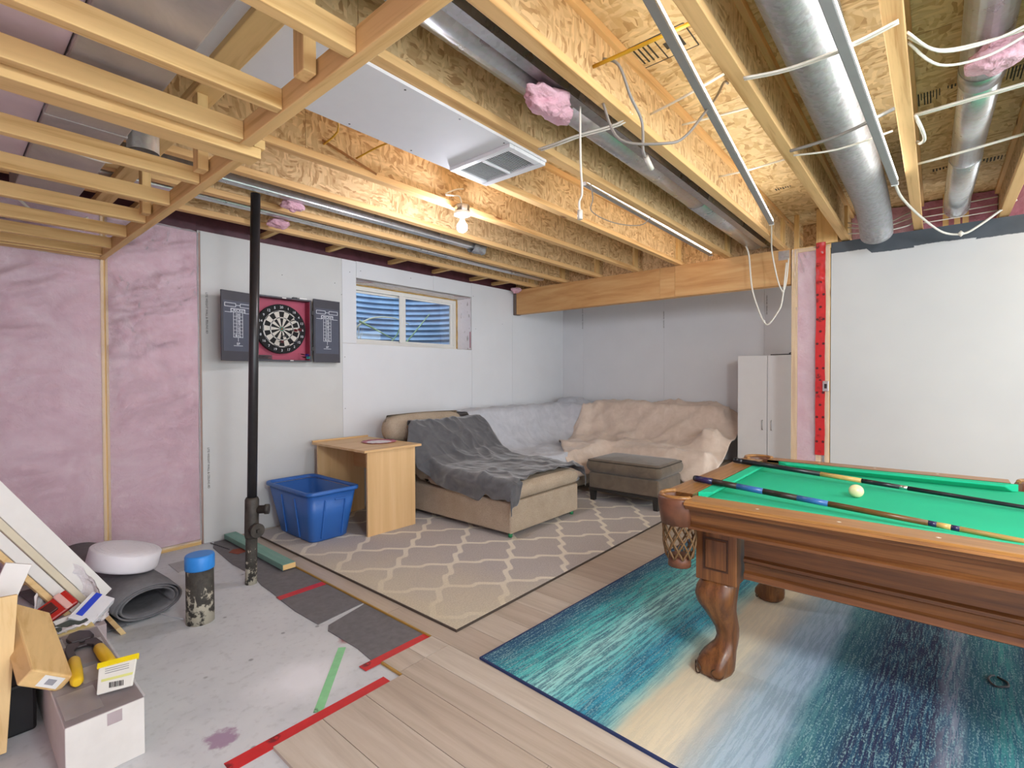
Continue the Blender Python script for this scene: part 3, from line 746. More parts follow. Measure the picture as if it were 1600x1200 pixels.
t = thing('trunk_duct', 'wide dull grey trunk duct above the soffit frame', 'duct', (0.39, 1.5, 2.21))
g = G('dull_trunk_steel'); v = g.coord(); n = g.noise(v, 3, 5, 0.6, 0.6)
TRUNK = g.bump(n, 0.3, 0.03).done(g.ramp(n, [(0.3, '#9c9996'), (0.6, '#b5b1ad'), (0.8, '#c6c2be')]), 0.45, 0.25)
for (y0, y1) in ((-1.0, 1.15), (1.155, 2.35), (2.355, 3.55)):
    MB().box(0.262, 0.492, y0, y1, 2.215, 2.44).build('duct_section', TRUNK, t, 0.006)
for y in (1.153, 2.353): MB().box(0.259, 0.495, y - 0.012, y + 0.012, 2.212, 2.443).build('slip_joint', TRUNK, t, 0.003)
MB().tube([(0.62, 2.68, 2.30), (0.62, 2.68, 2.44)], 0.06, 20, caps=False).build('branch_collar', SHINY, t)
t = thing('pale_duct', 'pale pinkish-white boxed duct beside the trunk duct', 'duct', (0.0, 1.5, 2.23))
PALE = plain('pale_wrapped_panel', '#d6c6cd', 0.5, var=0.03)
for (y0, y1) in ((-1.0, 0.75), (0.753, 1.55), (1.553, 2.20), (2.203, 2.62), (2.623, 3.10)):
    MB().box(-0.45, 0.259, y0, y1, 2.235, 2.44).build('panel', PALE, t, 0.003)
tag(MB().tube([(0.60, -0.8, 2.37), (0.60, 0.7, 2.37), (0.61, 1.15, 2.37), (0.62, 1.35, 2.40)], 0.07, 18, smooth_path=4).build('foil_branch_duct', SHINY), 'short bright branch duct inside the soffit frame', 'duct')

# ------------------------------------------------------------------ soffit framing
def soffit(name, label, rail_x, y0, y1, rungs, zb, posts, loc):
    t = thing(name, label, 'soffit frame', loc)
    box_obj('rail', LY, rail_x, rail_x + 0.038, y0, y1, zb, zb + 0.075, t, 0.003)
    for y in rungs: box_obj('rung', LX, -0.6, rail_x - 0.001, y - 0.019, y + 0.019, zb + 0.004, zb + 0.068, t, 0.003)
    box_obj('top_plate', LY, rail_x - 0.055, rail_x + 0.034, y0, max(y1, 1.993), 2.430, 2.468, t, 0.003)
    for y in posts: box_obj('post', LZ, rail_x - 0.045, rail_x - 0.007, y - 0.03, y + 0.03, zb + 0.02, 2.4295, t, 0.003)
    return t
t = soffit('soffit_frame', 'ladder-like wooden soffit frame ending at the pink insulated wall', 0.737, 1.995, 4.335, [2.36, 2.76, 3.165, 3.56, 3.93, 4.20], 2.11, [2.25, 3.05], (0.1, 3.1, 2.11))
box_obj('flat_header', LX, -0.6, 0.80, 1.90, 1.992, 2.108, 2.146, t, 0.003)
box_obj('end_header', LX, -0.6, 0.736, 4.245, 4.335, 2.11, 2.148, t, 0.003)
MB().box(0.775, 0.815, 1.90, 1.98, 2.147, 2.18).build('block', LX, t, 0.002)
t = soffit('soffit_frame', 'ladder-like wooden soffit frame overhead, cut by the top photo edge', 0.715, -0.9, 1.872, [-0.5, -0.08, 0.33, 0.74, 1.15, 1.56, 1.853], 2.125, [0.6, 1.35], (0.1, 0.5, 2.12))
MB().box(0.52, 0.575, 1.22, 1.27, 2.20, 2.26).build('block', LX, t, 0.003)

# ------------------------------------------------------------------ cables
def cable(pts, r, mat, label, k=6, extra=None):
    t = MB().tube(pts, r, 6, smooth_path=k).build('cable', mat) if extra is None else None
    if extra is None: return tag(t, label, 'cable')
    t = thing('cable', label, 'cable', pts[-1])
    MB().tube(pts, r, 6, smooth_path=k).build('cord', mat, t)
    extra(t); return t
def plugf(a, b, r, mat):
    return lambda t: MB().tube([a, tuple((Vector(a) * 0.5 + Vector(b) * 0.5)), b], r, 8).build('plug', mat, t)
cable([(1.80, 1.045, 2.60), (1.83, 0.99, 2.568), (1.914, 0.98, 2.474), (2.02, 0.98, 2.409), (2.033, 0.98, 2.289), (2.07, 0.98, 2.265)], 0.006, CABLE_G, 'grey cord with a pale plug hanging before the second bay', extra=plugf((2.06, 0.98, 2.27), (2.12, 0.98, 2.235), 0.011, CABLE_W))
cable([(2.60, 0.80, 2.762), (2.54, 0.80, 2.74), (2.437, 0.80, 2.63), (2.251, 0.80, 2.466), (2.05, 0.80, 2.30), (1.977, 0.85, 2.26), (1.90, 1.02, 2.30), (1.88, 1.09, 2.468)], 0.006, CABLE_G, 'dark grey cord slung in front of the first light bar')
cable([(1.79, 1.088, 2.58), (1.814, 0.784, 2.59), (1.83, 0.63, 2.60)], 0.008, CABLE_Y, 'thick yellow cable poking through a joist', 3)
cable([(1.05, 2.075, 2.62), (1.35, 2.30, 2.58), (1.40, 2.54, 2.57)], 0.005, CABLE_Y, 'thin yellow cable beside the white panel', 4)
cable([(1.80, 2.075, 2.62), (1.66, 2.30, 2.60), (1.60, 2.54, 2.56)], 0.005, CABLE_Y, 'thin yellow cable near the bare bulb', 4)
cable([(2.33, 1.085, 2.60), (2.28, 0.9, 2.595), (2.20, 0.61, 2.60)], 0.006, CABLE_W, 'beige cable crossing over the first light bar, nearer one', 4)
cable([(3.346, 1.085, 2.60), (3.34, 0.9, 2.592), (3.328, 0.61, 2.60)], 0.006, CABLE_W, 'beige cable crossing over the first light bar, farther one', 4)
cable([(2.73, 1.085, 2.70), (2.77, 0.85, 2.70), (2.8, 0.61, 2.70)], 0.006, CABLE_W, 'white cable close under the subfloor in the lit bay', 4)
for d in (0, 0.014): cable([(2.055 + d, 0.575, 2.455), (2.084 + d, 0.429, 2.445), (2.067 + d, 0.248, 2.437), (2.05 + d, 0.10, 2.452)], 0.005, CABLE_W, 'white cable of the pair slung under the fat duct, %s' % ('left one' if d == 0 else 'right one'), 5)
cable([(2.87, 0.575, 2.452), (2.80, 0.35, 2.437), (2.706, 0.145, 2.450)], 0.008, CABLE_G, 'grey strap-like cable below the fat duct', 4)
cable([(2.945, 0.575, 2.455), (2.977, 0.381, 2.440), (2.952, 0.163, 2.452)], 0.005, CABLE_W, 'thin white cable below the fat duct bend', 4)
for d in (0, 0.016): cable([(2.953 + d, 0.083, 2.500), (2.93 + d, -0.10, 2.495), (2.906 + d, -0.273, 2.490), (2.90 + d, -0.345, 2.5)], 0.006, CABLE_W, 'white cable of the pair crossing below the slim silver duct, %s' % ('near one' if d == 0 else 'far one'), 4)
cable([(3.647, 0.086, 2.500), (3.59, -0.12, 2.495), (3.537, -0.345, 2.500)], 0.007, CABLE_W, 'thick white cable crossing low under the slim silver duct', 4)
for i, (a, b) in enumerate(((2.23, 0.0), (2.26, 0.02), (2.30, -0.015))):
    cable([(a, 0.085, 2.50), (a + 0.13, 0.0, 2.462 + b), (a + 0.17, -0.124, 2.458 + b), (a + 0.16, -0.24, 2.475), (a + 0.14, -0.345, 2.51)], 0.005, CABLE_W, 'loose white cable loop near the silver duct, %s of three' % ('first', 'middle', 'last')[i], 6)
cable([(2.95, 0.083, 2.50), (3.0, 0.06, 2.45), (3.12, 0.05, 2.44), (3.25, 0.068, 2.47), (3.3, 0.083, 2.50)], 0.008, CABLE_W, 'thick white cable bowed against a joist side', 6)
for d in (0, 0.02): cable([(2.02 + d, 1.545, 2.46), (2.01 + d, 1.43, 2.45), (2.02 + d, 1.312, 2.455), (2.063 + d, 1.121, 2.465), (2.07 + d, 1.06, 2.50)], 0.005, CABLE_W, 'white cable of the pair strapped under the bay duct, %s' % ('near one' if d == 0 else 'far one'), 5)
cable([(1.87, 1.2, 2.49), (1.873, 1.2, 2.257), (1.885, 1.2, 2.12), (1.862, 1.2, 2.07), (1.868, 1.2, 2.03)], 0.005, CABLE_W, 'white cord with a small plug hanging straight down', extra=plugf((1.868, 1.2, 2.035), (1.868, 1.2, 1.995), 0.012, CABLE_W))
cable([(2.66, 1.63, 2.50), (2.80, 1.70, 2.455), (2.95, 1.798, 2.43), (3.3, 1.82, 2.44), (3.526, 1.726, 2.455), (3.52, 1.63, 2.50)], 0.004, CABLE_G, 'thin dark cable drooping in the lit bay behind a joist', 5)
def knot(p, r=0.014): return lambda t: MB().lathe([(0.002, -r), (r, 0), (0.002, r)], p, 8).build('connector', CABLE_W, t)
cable([(4.95, 1.36, 2.52), (4.95, 1.33, 2.416), (4.95, 1.303, 2.117), (4.95, 1.25, 1.92), (4.95, 1.209, 1.814), (4.95, 1.166, 1.77), (4.95, 1.09, 1.87), (4.95, 1.052, 1.973), (4.96, 1.02, 2.31)], 0.007, CABLE_W, 'white linking cord hanging in a deep loop before the beam', extra=knot((4.95, 1.20, 1.80)))
cable([(4.40, 1.015, 2.52), (4.6, 1.06, 2.46), (4.80, 1.10, 2.38), (4.92, 1.079, 2.148), (4.95, 1.045, 2.06), (4.96, 1.02, 2.15), (4.97, 1.005, 2.35)], 0.006, CABLE_W, 'white linking cord from the first light bar to the stub wall', extra=knot((4.95, 1.045, 2.055)))
cable([(3.70, 0.19, 2.425), (4.0, 0.17, 2.42), (4.5, 0.09, 2.41), (4.85, -0.03, 2.355), (4.9, -0.143, 2.334), (4.92, -0.227, 2.38), (4.94, -0.34, 2.47), (4.95, -0.42, 2.53)], 0.008, CABLE_W, 'white linking cord swagged across the dark paint band', extra=knot((4.90, -0.13, 2.336), 0.022))
for i, (dy, dz) in enumerate(((0, 0), (0.0, 0.05), (0.0, 0.09))):
    cable([(5.0, 0.57, 2.49 + dz), (4.99, 0.36, 2.462 + dz * 0.6), (5.0, 0.20, 2.475 + dz), (5.01, 0.14, 2.50 + dz)], 0.005, CABLE_W, 'thin white cable sagging behind the fat duct bend, %s' % ('lowest', 'middle', 'highest')[i], 5)
for i, z in enumerate((2.50, 2.545, 2.60)):
    cable([(5.08, 0.085, z), (5.09, -0.12, z + 0.004), (5.10, -0.34, z + 0.012)], 0.004, CABLE_W, 'straight thin white cable above the painted wall, %s of three' % ('lowest', 'middle', 'highest')[i], 3)
for i, (x, z) in enumerate(((0.38, 2.20), (0.40, 2.205), (0.42, 2.195))):
    cable([(x - 0.16, 2.55, z + 0.02), (x - 0.05, 2.58, z - 0.005), (x + 0.06, 2.60, z - 0.005), (x + 0.14, 2.62, z + 0.04)], 0.004, CABLE_W, 'white cable bundled below the trunk duct, strand %s' % ('one', 'two', 'three')[i], 5)
cable([(0.28, 3.75, 2.30), (0.40, 3.76, 2.19), (0.52, 3.76, 2.18), (0.60, 3.77, 2.24)], 0.007, CABLE_W, 'white cable sagging near the end of the trunk duct', 6)

cable([(0.42, 1.05, 2.44), (0.45, 1.10, 2.26), (0.55, 1.14, 2.23), (0.64, 1.17, 2.27), (0.66, 1.20, 2.42)], 0.004, SHINY, 'shiny wire strap looped under the branch duct overhead', 6)
tag(MB().bar((1.38, 2.519, 2.58), (1.72, 2.519, 2.50), 0.003, 0.012, (0, 0, 1)).build('rusty_strap', plain('rusty_steel', '#8a5a2a', 0.6)), 'rusty flat strap slanting across a joist near the soffit', 'strap')
tag(MB().tube([(1.74, 3.48, 2.50), (1.70, 3.40, 2.49), (1.66, 3.33, 2.50)], 0.006, 6, smooth_path=3).build('hanger_clip', WHITE), 'short white hanger clip in the third ceiling bay', 'clip')

# ------------------------------------------------------------------ insulation scraps
FLUFF = pink_mat('pink_fluff', '#cf97a6', '#ddb2bd', '#ecd2d8')
def fluff(c, s, seed, label, drip=0.0):
    def fn(u, w):
        a = 2 * math.pi * u; b = math.pi * w
        d = Vector((math.cos(a) * math.sin(b), math.sin(a) * math.sin(b), math.cos(b)))
        k = 1 + 0.38 * fbm(d.x * 1.3 + seed, d.y * 1.3, d.z * 1.3 + seed, 2) + 0.10 * fbm(d.x * 6 + seed, d.y * 6, d.z * 6)
        return (c[0] + s[0] * d.x * k, c[1] + s[1] * d.y * k, c[2] + s[2] * d.z * k)
    return tag(MB().grid(fn, 48, 30).build('insulation_scrap', FLUFF), label, 'insulation', 'pink insulation scraps in the ceiling')
fluff((1.73, 1.26, 2.465), (0.14, 0.07, 0.045), 1.0, 'largest pink fluff scrap hanging from the shiny bay duct')
fluff((1.62, 3.36, 2.48), (0.07, 0.05, 0.035), 2.0, 'pink fluff scrap in the third ceiling bay')
fluff((1.73, 3.80, 2.475), (0.08, 0.05, 0.035), 3.0, 'pink fluff scrap nearest the dartboard')
fluff((5.06, 4.25, 2.45), (0.07, 0.06, 0.04), 4.0, 'pink fluff scrap at the window end of the beam')
fluff((2.62, -0.16, 2.50), (0.10, 0.07, 0.045), 5.0, 'pink fluff scrap at the near end of the slim silver duct')

# ================================================================== RUGS
def trellis_mat():
    g = G('trellis_rug_pile'); v = g.coord(world=True); s = g.sep(v)
    u = g.math('MULTIPLY', g.math('SUBTRACT', s[0], 2.306), 2 * math.pi / 0.622)
    w = g.math('DIVIDE', g.math('SUBTRACT', s[1], 2.269), 0.482)
    fu = g.math('FRACT', g.math('ADD', g.math('DIVIDE', u, 2 * math.pi), 50.0)); sp_ = g.math('SUBTRACT', 1.0, g.math('ABSOLUTE', g.math('SUBTRACT', g.math('MULTIPLY', fu, 2.0), 1.0)))
    def stair(a, b):
        nd = g.n('MapRange', interpolation_type='SMOOTHSTEP'); g.l(sp_, nd.inputs['Value']); nd.inputs['From Min'].default_value = a; nd.inputs['From Max'].default_value = b; return nd.outputs[0]
    c = g.math('SUBTRACT', g.math('SUBTRACT', 1.0, stair(0.05, 0.46)), stair(0.54, 0.95))
    c = g.math('MULTIPLY', c, 0.25)
    def dist(expr):
        f = g.math('FRACT', g.math('ADD', expr, 100.0))
        return g.math('SUBTRACT', 0.5, g.math('ABSOLUTE', g.math('SUBTRACT', f, 0.5)))
    d1 = dist(g.math('SUBTRACT', g.math('SUBTRACT', w, 0.25), c)); d2 = dist(g.math('ADD', g.math('ADD', w, 0.25), c))
    sl = g.math('ABSOLUTE', g.math('SINE', g.math('MULTIPLY', sp_, 2 * math.pi)))
    thr = g.math('ADD', 0.032, g.math('MULTIPLY', sl, 0.030))
    d = g.math('SUBTRACT', g.math('MINIMUM', d1, d2), thr)
    d = g.math('ADD', d, g.math('MULTIPLY', g.math('SUBTRACT', g.noise(v, 90, 2), 0.5), 0.02))
    k = g.math('SUBTRACT', 1.0, g.step(d, 0.0, 0.012))
    n = g.noise(v, 120, 3, 0.7)
    grey = g.ramp(n, [(0.3, '#a39e9d'), (0.7, '#c2bdbb')]); cream = g.ramp(n, [(0.3, '#d6d1c4'), (0.7, '#ebe6da')])
    col = g.mix(k, grey, cream)
    # pattern blends into yellowish cream towards the corner near the plank edge
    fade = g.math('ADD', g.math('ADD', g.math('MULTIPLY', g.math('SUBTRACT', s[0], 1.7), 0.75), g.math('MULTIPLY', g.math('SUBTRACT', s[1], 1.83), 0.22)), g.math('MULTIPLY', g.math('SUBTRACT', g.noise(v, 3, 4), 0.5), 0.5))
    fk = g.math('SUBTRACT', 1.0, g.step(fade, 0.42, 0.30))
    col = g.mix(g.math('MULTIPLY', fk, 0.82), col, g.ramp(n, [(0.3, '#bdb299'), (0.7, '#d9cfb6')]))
    g.bump(n, 0.6, 0.006)
    return g.done(col, 0.95)
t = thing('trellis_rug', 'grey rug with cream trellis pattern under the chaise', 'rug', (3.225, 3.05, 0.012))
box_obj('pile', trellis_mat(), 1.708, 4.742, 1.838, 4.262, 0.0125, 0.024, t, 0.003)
MB().box(1.70, 4.75, 1.83, 1.838, 0.0125, 0.022).box(1.70, 1.708, 1.838, 4.262, 0.0125, 0.022).box(4.742, 4.75, 1.838, 4.262, 0.0125, 0.022).box(1.70, 4.75, 4.262, 4.27, 0.0125, 0.022).build('binding', plain('dark_brown_binding', '#4a4038', 0.9), t)

def teal_mat():
    g = G('teal_band_rug_pile'); v = g.coord(); s = g.sep(v)
    stv = g.coord((2.2, 40, 1)); st = g.noise(stv, 1.6, 5, 0.7, 0.2); st2 = g.noise(g.coord((5, 75, 1)), 1.5, 4, 0.7); fine = g.noise(g.coord((40, 90, 1)), 2.0, 3, 0.7)
    t = g.math('DIVIDE', g.math('SUBTRACT', 1.525, s[1]), 3.05)
    t = g.math('ADD', t, g.math('MULTIPLY', g.math('SUBTRACT', g.noise(g.coord((2.0, 6, 1)), 1.5, 4, 0.6), 0.5), 0.035))
    stops = [(0.0, '#23406e'), (0.025, '#1f5c7c'), (0.05, '#3aa6ae'), (0.085, '#5cc4c2'), (0.115, '#a2dcd8'), (0.15, '#6cc8cb'), (0.185, '#2d8fae'), (0.205, '#3fa3b4'), (0.222, '#9fc6bf'), (0.24, '#d2c7ab'),
             (0.285, '#ddd2b8'), (0.31, '#b6b9b4'), (0.335, '#a6bccb'), (0.372, '#9db3c6'), (0.392, '#4d858f'), (0.42, '#2b5f70'), (0.44, '#1f2b50'), (0.50, '#22284a'), (0.52, '#8d93a6'), (0.535, '#2f5f72'), (0.57, '#3d8f92'), (0.60, '#243a5c'), (0.66, '#1f2b4e'), (0.74, '#cfc5aa'), (0.82, '#6fb3b4'), (0.90, '#2d8098'), (1.0, '#203a66')]
    col = g.ramp(t, stops)
    # navy streaks in the teal and pale flecks in the navy
    zone = g.ramp(t, [(0.0, (0.9,) * 3 + (1,)), (0.2, (0.75,) * 3 + (1,)), (0.235, (0.07,) * 3 + (1,)), (0.31, (0.10,) * 3 + (1,)), (0.34, (0.25,) * 3 + (1,)), (0.38, (0.30,) * 3 + (1,)), (0.40, (0.8,) * 3 + (1,)), (0.62, (0.8,) * 3 + (1,)), (0.72, (0.1,) * 3 + (1,)), (0.8, (0.8,) * 3 + (1,))])
    k = g.math('MULTIPLY', g.step(g.math('ADD', g.math('MULTIPLY', st, 0.6), g.math('MULTIPLY', st2, 0.4)), 0.50, 0.025), zone)
    col = g.mix(g.math('MULTIPLY', k, 0.92), col, srgb('#1a5270'))
    k2 = g.math('MULTIPLY', g.step(g.math('ADD', g.math('MULTIPLY', fine, 0.55), g.math('MULTIPLY', st2, 0.45)), 0.545, 0.03), zone)
    col = g.mix(g.math('MULTIPLY', k2, 0.55), col, srgb('#b4dcda'))
    g.bump(fine, 0.5, 0.005)
    return g.done(col, 0.95)
RZ = math.radians(-2.8)
cx, cy = 1.605 + (1.22 * math.cos(RZ) + 1.525 * math.sin(RZ)), 1.575 + (1.22 * math.sin(RZ) - 1.525 * math.cos(RZ))
t = thing('teal_rug', 'teal, navy and cream banded rug under the pool table', 'rug', (cx, cy, 0.0122))
def local_box(name, mat, a, parent, bevel=0.0):
    o = MB().box(*a).build(name, mat, None, bevel)
    o.parent = parent; o.location = Vector(o['_w']); return o
local_box('pile', teal_mat(), (-1.212, 1.212, -1.517, 1.517, 0.0003, 0.011), t, 0.003)
m = MB().box(-1.22, -1.212, -1.525, 1.525, 0.0003, 0.0105).box(1.212, 1.22, -1.525, 1.525, 0.0003, 0.0105).box(-1.212, 1.212, 1.517, 1.525, 0.0003, 0.0105).box(-1.212, 1.212, -1.525, -1.517, 0.0003, 0.0105)
o = m.build('binding', plain('navy_binding', '#22325e', 0.9)); o.parent = t; o.location = Vector(o['_w'])
t.rotation_euler = (0, 0, RZ)
ZR = 0.0235
tag(MB().tube([(2.86 + 0.045 * math.cos(a) * (1 + 0.2 * math.sin(3 * a)), -0.205 + 0.03 * math.sin(a), ZR + 0.004) for a in [0.3 + i * 0.4 for i in range(16)]], 0.004, 6).build('loose_string', DARK), 'small dark loop of string on the teal rug', 'string')

# ================================================================== POOL TABLE
def oak(name, axis, a='#452813', b='#6a4222', c='#85572d'):
    g = G(name)
    sc = {'x': (1.6, 34, 34), 'y': (34, 1.6, 34), 'z': (34, 34, 1.6)}[axis]
    v = g.coord(sc, rand=5.0); n = g.noise(v, 1.0, 6, 0.65, 0.5); n2 = g.noise(g.coord({'x': (3, 160, 160), 'y': (160, 3, 160), 'z': (160, 160, 3)}[axis]), 1.0, 2)
    col = g.ramp(n, [(0.28, a), (0.5, b), (0.74, c)])
    col = g.mix(g.math('MULTIPLY', g.step(n2, 0.60, 0.06), 0.35), col, srgb('#3f2412'))
    g.bump(n2, 0.08, 0.001)
    return g.done(col, 0.34, Coat_Weight=0.12, Coat_Roughness=0.25)
OKX, OKY, OKZ = oak('oak_stain_x', 'x'), oak('oak_stain_y', 'y'), oak('oak_stain_z', 'z')
OKL = oak('oak_stain_rail_top', 'y', '#7a5128', '#a0713c', '#b5854a'); OKLX = oak('oak_stain_rail_top_x', 'x', '#7a5128', '#a0713c', '#b5854a')
g = G('green_felt'); v = g.coord(); n = g.noise(v, 220, 3); FELT = g.bump(n, 0.15, 0.001).done(g.ramp(g.noise(v, 2.0, 3), [(0.3, '#08ae84'), (0.7, '#0fbc90')]), 0.9)
LEATHER = plain('brown_leather', '#6b4430', 0.4, var=0.15, vscale=30, bump=0.2)
TX, TY = 2.64, -0.365
PT = thing('pool_table', 'carved oak pool table with green felt and claw feet', 'pool table', (TX, TY, 0.0235))
# bed
hw, hl = 0.60, 1.16
bed = [(-hw + .07, -hl), (hw - .07, -hl), (hw, -hl + .07), (hw, -0.055), (hw - .05, -0.045), (hw - .05, 0.045), (hw, 0.055), (hw, hl - .07), (hw - .07, hl), (-hw + .07, hl), (-hw, hl - .07), (-hw, 0.055), (-hw + .05, 0.045), (-hw + .05, -0.045), (-hw, -0.055), (-hw, -hl + .07)]
MB().prism([(TX + x, TY + y) for x, y in bed], 0.735, 0.766).build('bed_cloth', FELT, PT)
# rails : profile (distance outward from rail inner edge, z)
prof = [(0.578, 0.803), (0.690, 0.803), (0.705, 0.797), (0.705, 0.788), (0.694, 0.783), (0.690, 0.770), (0.672, 0.765), (0.664, 0.745), (0.655, 0.715), (0.648, 0.700), (0.660, 0.694), (0.660, 0.684), (0.640, 0.678), (0.578, 0.678)]
TOPP = [(0.578, 0.8036), (0.688, 0.8036), (0.7045, 0.7985), (0.7062, 0.790), (0.7062, 0.787), (0.578, 0.790)]
for sx in (-1, 1):
    for (ya, yb) in ((0.10, 1.125), (-1.125, -0.10)):
        r = MB().extrude([(TX + sx * a, TY + ya, z) for a, z in (prof if sx > 0 else prof[::-1])], (0, yb - ya, 0)).build('side_rail', OKY, PT)
        MB().extrude([(TX + sx * a, TY + ya + 0.0005, z) for a, z in (TOPP if sx > 0 else TOPP[::-1])], (0, yb - ya - 0.001, 0)).build('rail_cap', OKL, r)
        for kk in (0.25, 0.5, 0.75):
            yy_ = TY + ya + (yb - ya) * kk
            MB().lathe([(0.007, 0.8037), (0.007, 0.8043)], (TX + sx * 0.645, yy_, 0), 4).build('sight', plain('pearl', '#e6e0d2', 0.3) if 'pearl' not in bpy.data.materials else bpy.data.materials['pearl'], r)
for sy in (-1, 1):
    r = MB().extrude([(TX - 0.56, TY + sy * (a + 0.565), z) for a, z in (prof[::-1] if sy > 0 else prof)], (1.12, 0, 0)).build('end_rail', OKX, PT)
    MB().extrude([(TX - 0.5595, TY + sy * (a + 0.565), z) for a, z in (TOPP[::-1] if sy > 0 else TOPP)], (1.119, 0, 0)).build('rail_cap', OKLX, r)
# cushions
def cushion(A, B, inw):
    """A,B: ends of the back edge; inw: inward direction; ends cut at an angle"""
    A = Vector(A); B = Vector(B); d = (B - A).normalized(); i = Vector(inw)
    P = []
    for p, sgn in ((A, 1), (B, -1)):
        P.append([p + Vector((0, 0, 0.802)), p + i * 0.046 + d * sgn * 0.045 + Vector((0, 0, 0.799)), p + i * 0.050 + d * sgn * 0.05 + Vector((0, 0, 0.792)), p + i * 0.018 + d * sgn * 0.02 + Vector((0, 0, 0.767)), p + Vector((0, 0, 0.767))])
    return MB().loft(P, smooth=False).build('cushion', FELT, PT, 0.003)
for sx in (-1, 1):
    for (ya, yb) in ((0.075, 1.065), (-1.065, -0.075)):
        cushion((TX + sx * 0.5775, TY + ya, 0), (TX + sx * 0.5775, TY + yb, 0), (-sx, 0, 0))
for sy in (-1, 1):
    cushion((TX - 0.50, TY + sy * 1.1425, 0), (TX + 0.50, TY + sy * 1.1425, 0), (0, -sy, 0))
# aprons
pa = [(0.44, 0.679), (0.494, 0.679), (0.494, 0.655), (0.482, 0.645), (0.478, 0.560), (0.490, 0.552), (0.490, 0.540), (0.478, 0.532), (0.474, 0.500), (0.486, 0.492), (0.490, 0.470), (0.474, 0.462), (0.44, 0.462)]
for sx in (-1, 1):
    MB().extrude([(TX + sx * a, TY - 0.96, z) for a, z in (pa if sx > 0 else pa[::-1])], (0, 1.92, 0)).build('side_apron', OKY, PT)
for sy in (-1, 1):
    MB().extrude([(TX - 0.34, TY + sy * (a + 0.62), z) for a, z in (pa[::-1] if sy > 0 else pa)], (0.68, 0, 0)).build('end_apron', OKX, PT)
MB().box(TX - 0.44, TX + 0.44, TY - 1.05, TY + 1.05, 0.672, 0.734).build('subframe', OKY, PT)
# leg blocks, legs
NAIL = plain('dark_oak_recess', '#3d2413', 0.5)
for sx in (-1, 1):
    for sy in (-1, 1):
        bx, by = TX + sx * 0.445, TY + sy * 1.06
        blk = MB().box(bx - 0.078, bx + 0.078, by - 0.083, by + 0.083, 0.437, 0.677).build('leg_block', OKZ, PT, 0.003)
        fx = bx + sx * 0.0785
        MB().box(min(fx, fx + sx * 0.004), max(fx, fx + sx * 0.004), by - 0.042, by + 0.042, 0.495, 0.615).build('raised_panel', OKZ, blk, 0.003)
        for a in ((by - 0.050, by - 0.044, 0.487, 0.623), (by + 0.044, by + 0.050, 0.487, 0.623), (by - 0.044, by + 0.044, 0.487, 0.493), (by - 0.044, by + 0.044, 0.617, 0.623)):
            MB().box(min(fx, fx + sx * 0.003), max(fx, fx + sx * 0.003), a[0], a[1], a[2], a[3]).build('panel_groove', NAIL, blk)
        o_ = Vector((sx, sy, 0)).normalized()
        secs = [(0.440, 0.072, 0.004), (0.425, 0.076, 0.008), (0.40, 0.081, 0.018), (0.37, 0.082, 0.024), (0.335, 0.076, 0.022), (0.30, 0.066, 0.010), (0.26, 0.056, -0.008), (0.22, 0.048, -0.024), (0.185, 0.044, -0.028), (0.155, 0.047, -0.020), (0.13, 0.057, -0.002), (0.105, 0.067, 0.014), (0.08, 0.072, 0.026), (0.055, 0.072, 0.031), (0.035, 0.064, 0.030), (0.0238, 0.052, 0.029)]
        rings = []
        for (z, r, off) in secs:
            ring = []
            claw = max(0.0, min(1.0, (0.125 - z) / 0.05)) * max(0.0, min(1.0, (z - 0.02) / 0.02))
            sq = 0.30 if z > 0.30 else 0.12
            for j in range(32):
                a = 2 * math.pi * j / 32; c, s_ = math.cos(a), math.sin(a)
                rr = r * (1 + sq * 0.5 * (abs(math.sin(2 * a)) - 0.4)) * (1 + claw * 0.10 * (math.cos(5 * (a - math.atan2(sy, sx))) ))
                ring.append((bx + o_.x * off + rr * c, by + o_.y * off + rr * s_, z))
            rings.append(ring)
        leg = MB().loft(rings).build('leg', OKZ, PT)
        for da in (0.0, 1.26, -1.26):
            a = math.atan2(sy, sx) + da; d = Vector((math.cos(a), math.sin(a), 0)); tan = Vector((-d.y, d.x, 0))
            cpt = Vector((bx, by, 0)) + o_ * 0.031 + d * (0.0835 if da == 0.0 else 0.076)
            pts = [cpt + tan * (0.024 * math.cos(q)) + Vector((0, 0, 0.055 + 0.024 * math.sin(q))) - d * (0.010 * math.cos(q) ** 2 + 0.004 * math.sin(q) ** 2) for q in [i * math.pi / 8 for i in range(17)]]
            MB().tube(pts, 0.0028, 5, caps=False).build('claw_carving', NAIL, leg)
# pockets
def net(c, r0, z0, z1, parent):
    m = MB()
    for k in range(10):
        for dirn in (1, -1):
            pts = []
            for i in range(13):
                f = i / 12; z = z0 + (z1 - z0) * f
                r = r0 * (1 - 0.06 * f - 0.40 * max(0, f - 0.55) ** 1.2)
                a = 2 * math.pi * (k / 10) + dirn * f * 1.26 * (1 + 0.0 * f) + 0.06 * math.sin(i * math.pi)
                pts.append((c[0] + r * math.cos(a), c[1] + r * math.sin(a), z))
            m.tube(pts, 0.0042, 5)
    o = m.build('net', plain('tan_leather_net', '#6e5230', 0.55) if 'tan_leather_net' not in bpy.data.materials else bpy.data.materials['tan_leather_net'], parent)
    MB().lathe([(r0 * 0.70, z1 - 0.035), (r0 * 0.66, z1 + 0.004), (r0 * 0.5, z1 + 0.012)], (c[0], c[1], 0), 20).build('net_base', LEATHER, o)
    return o
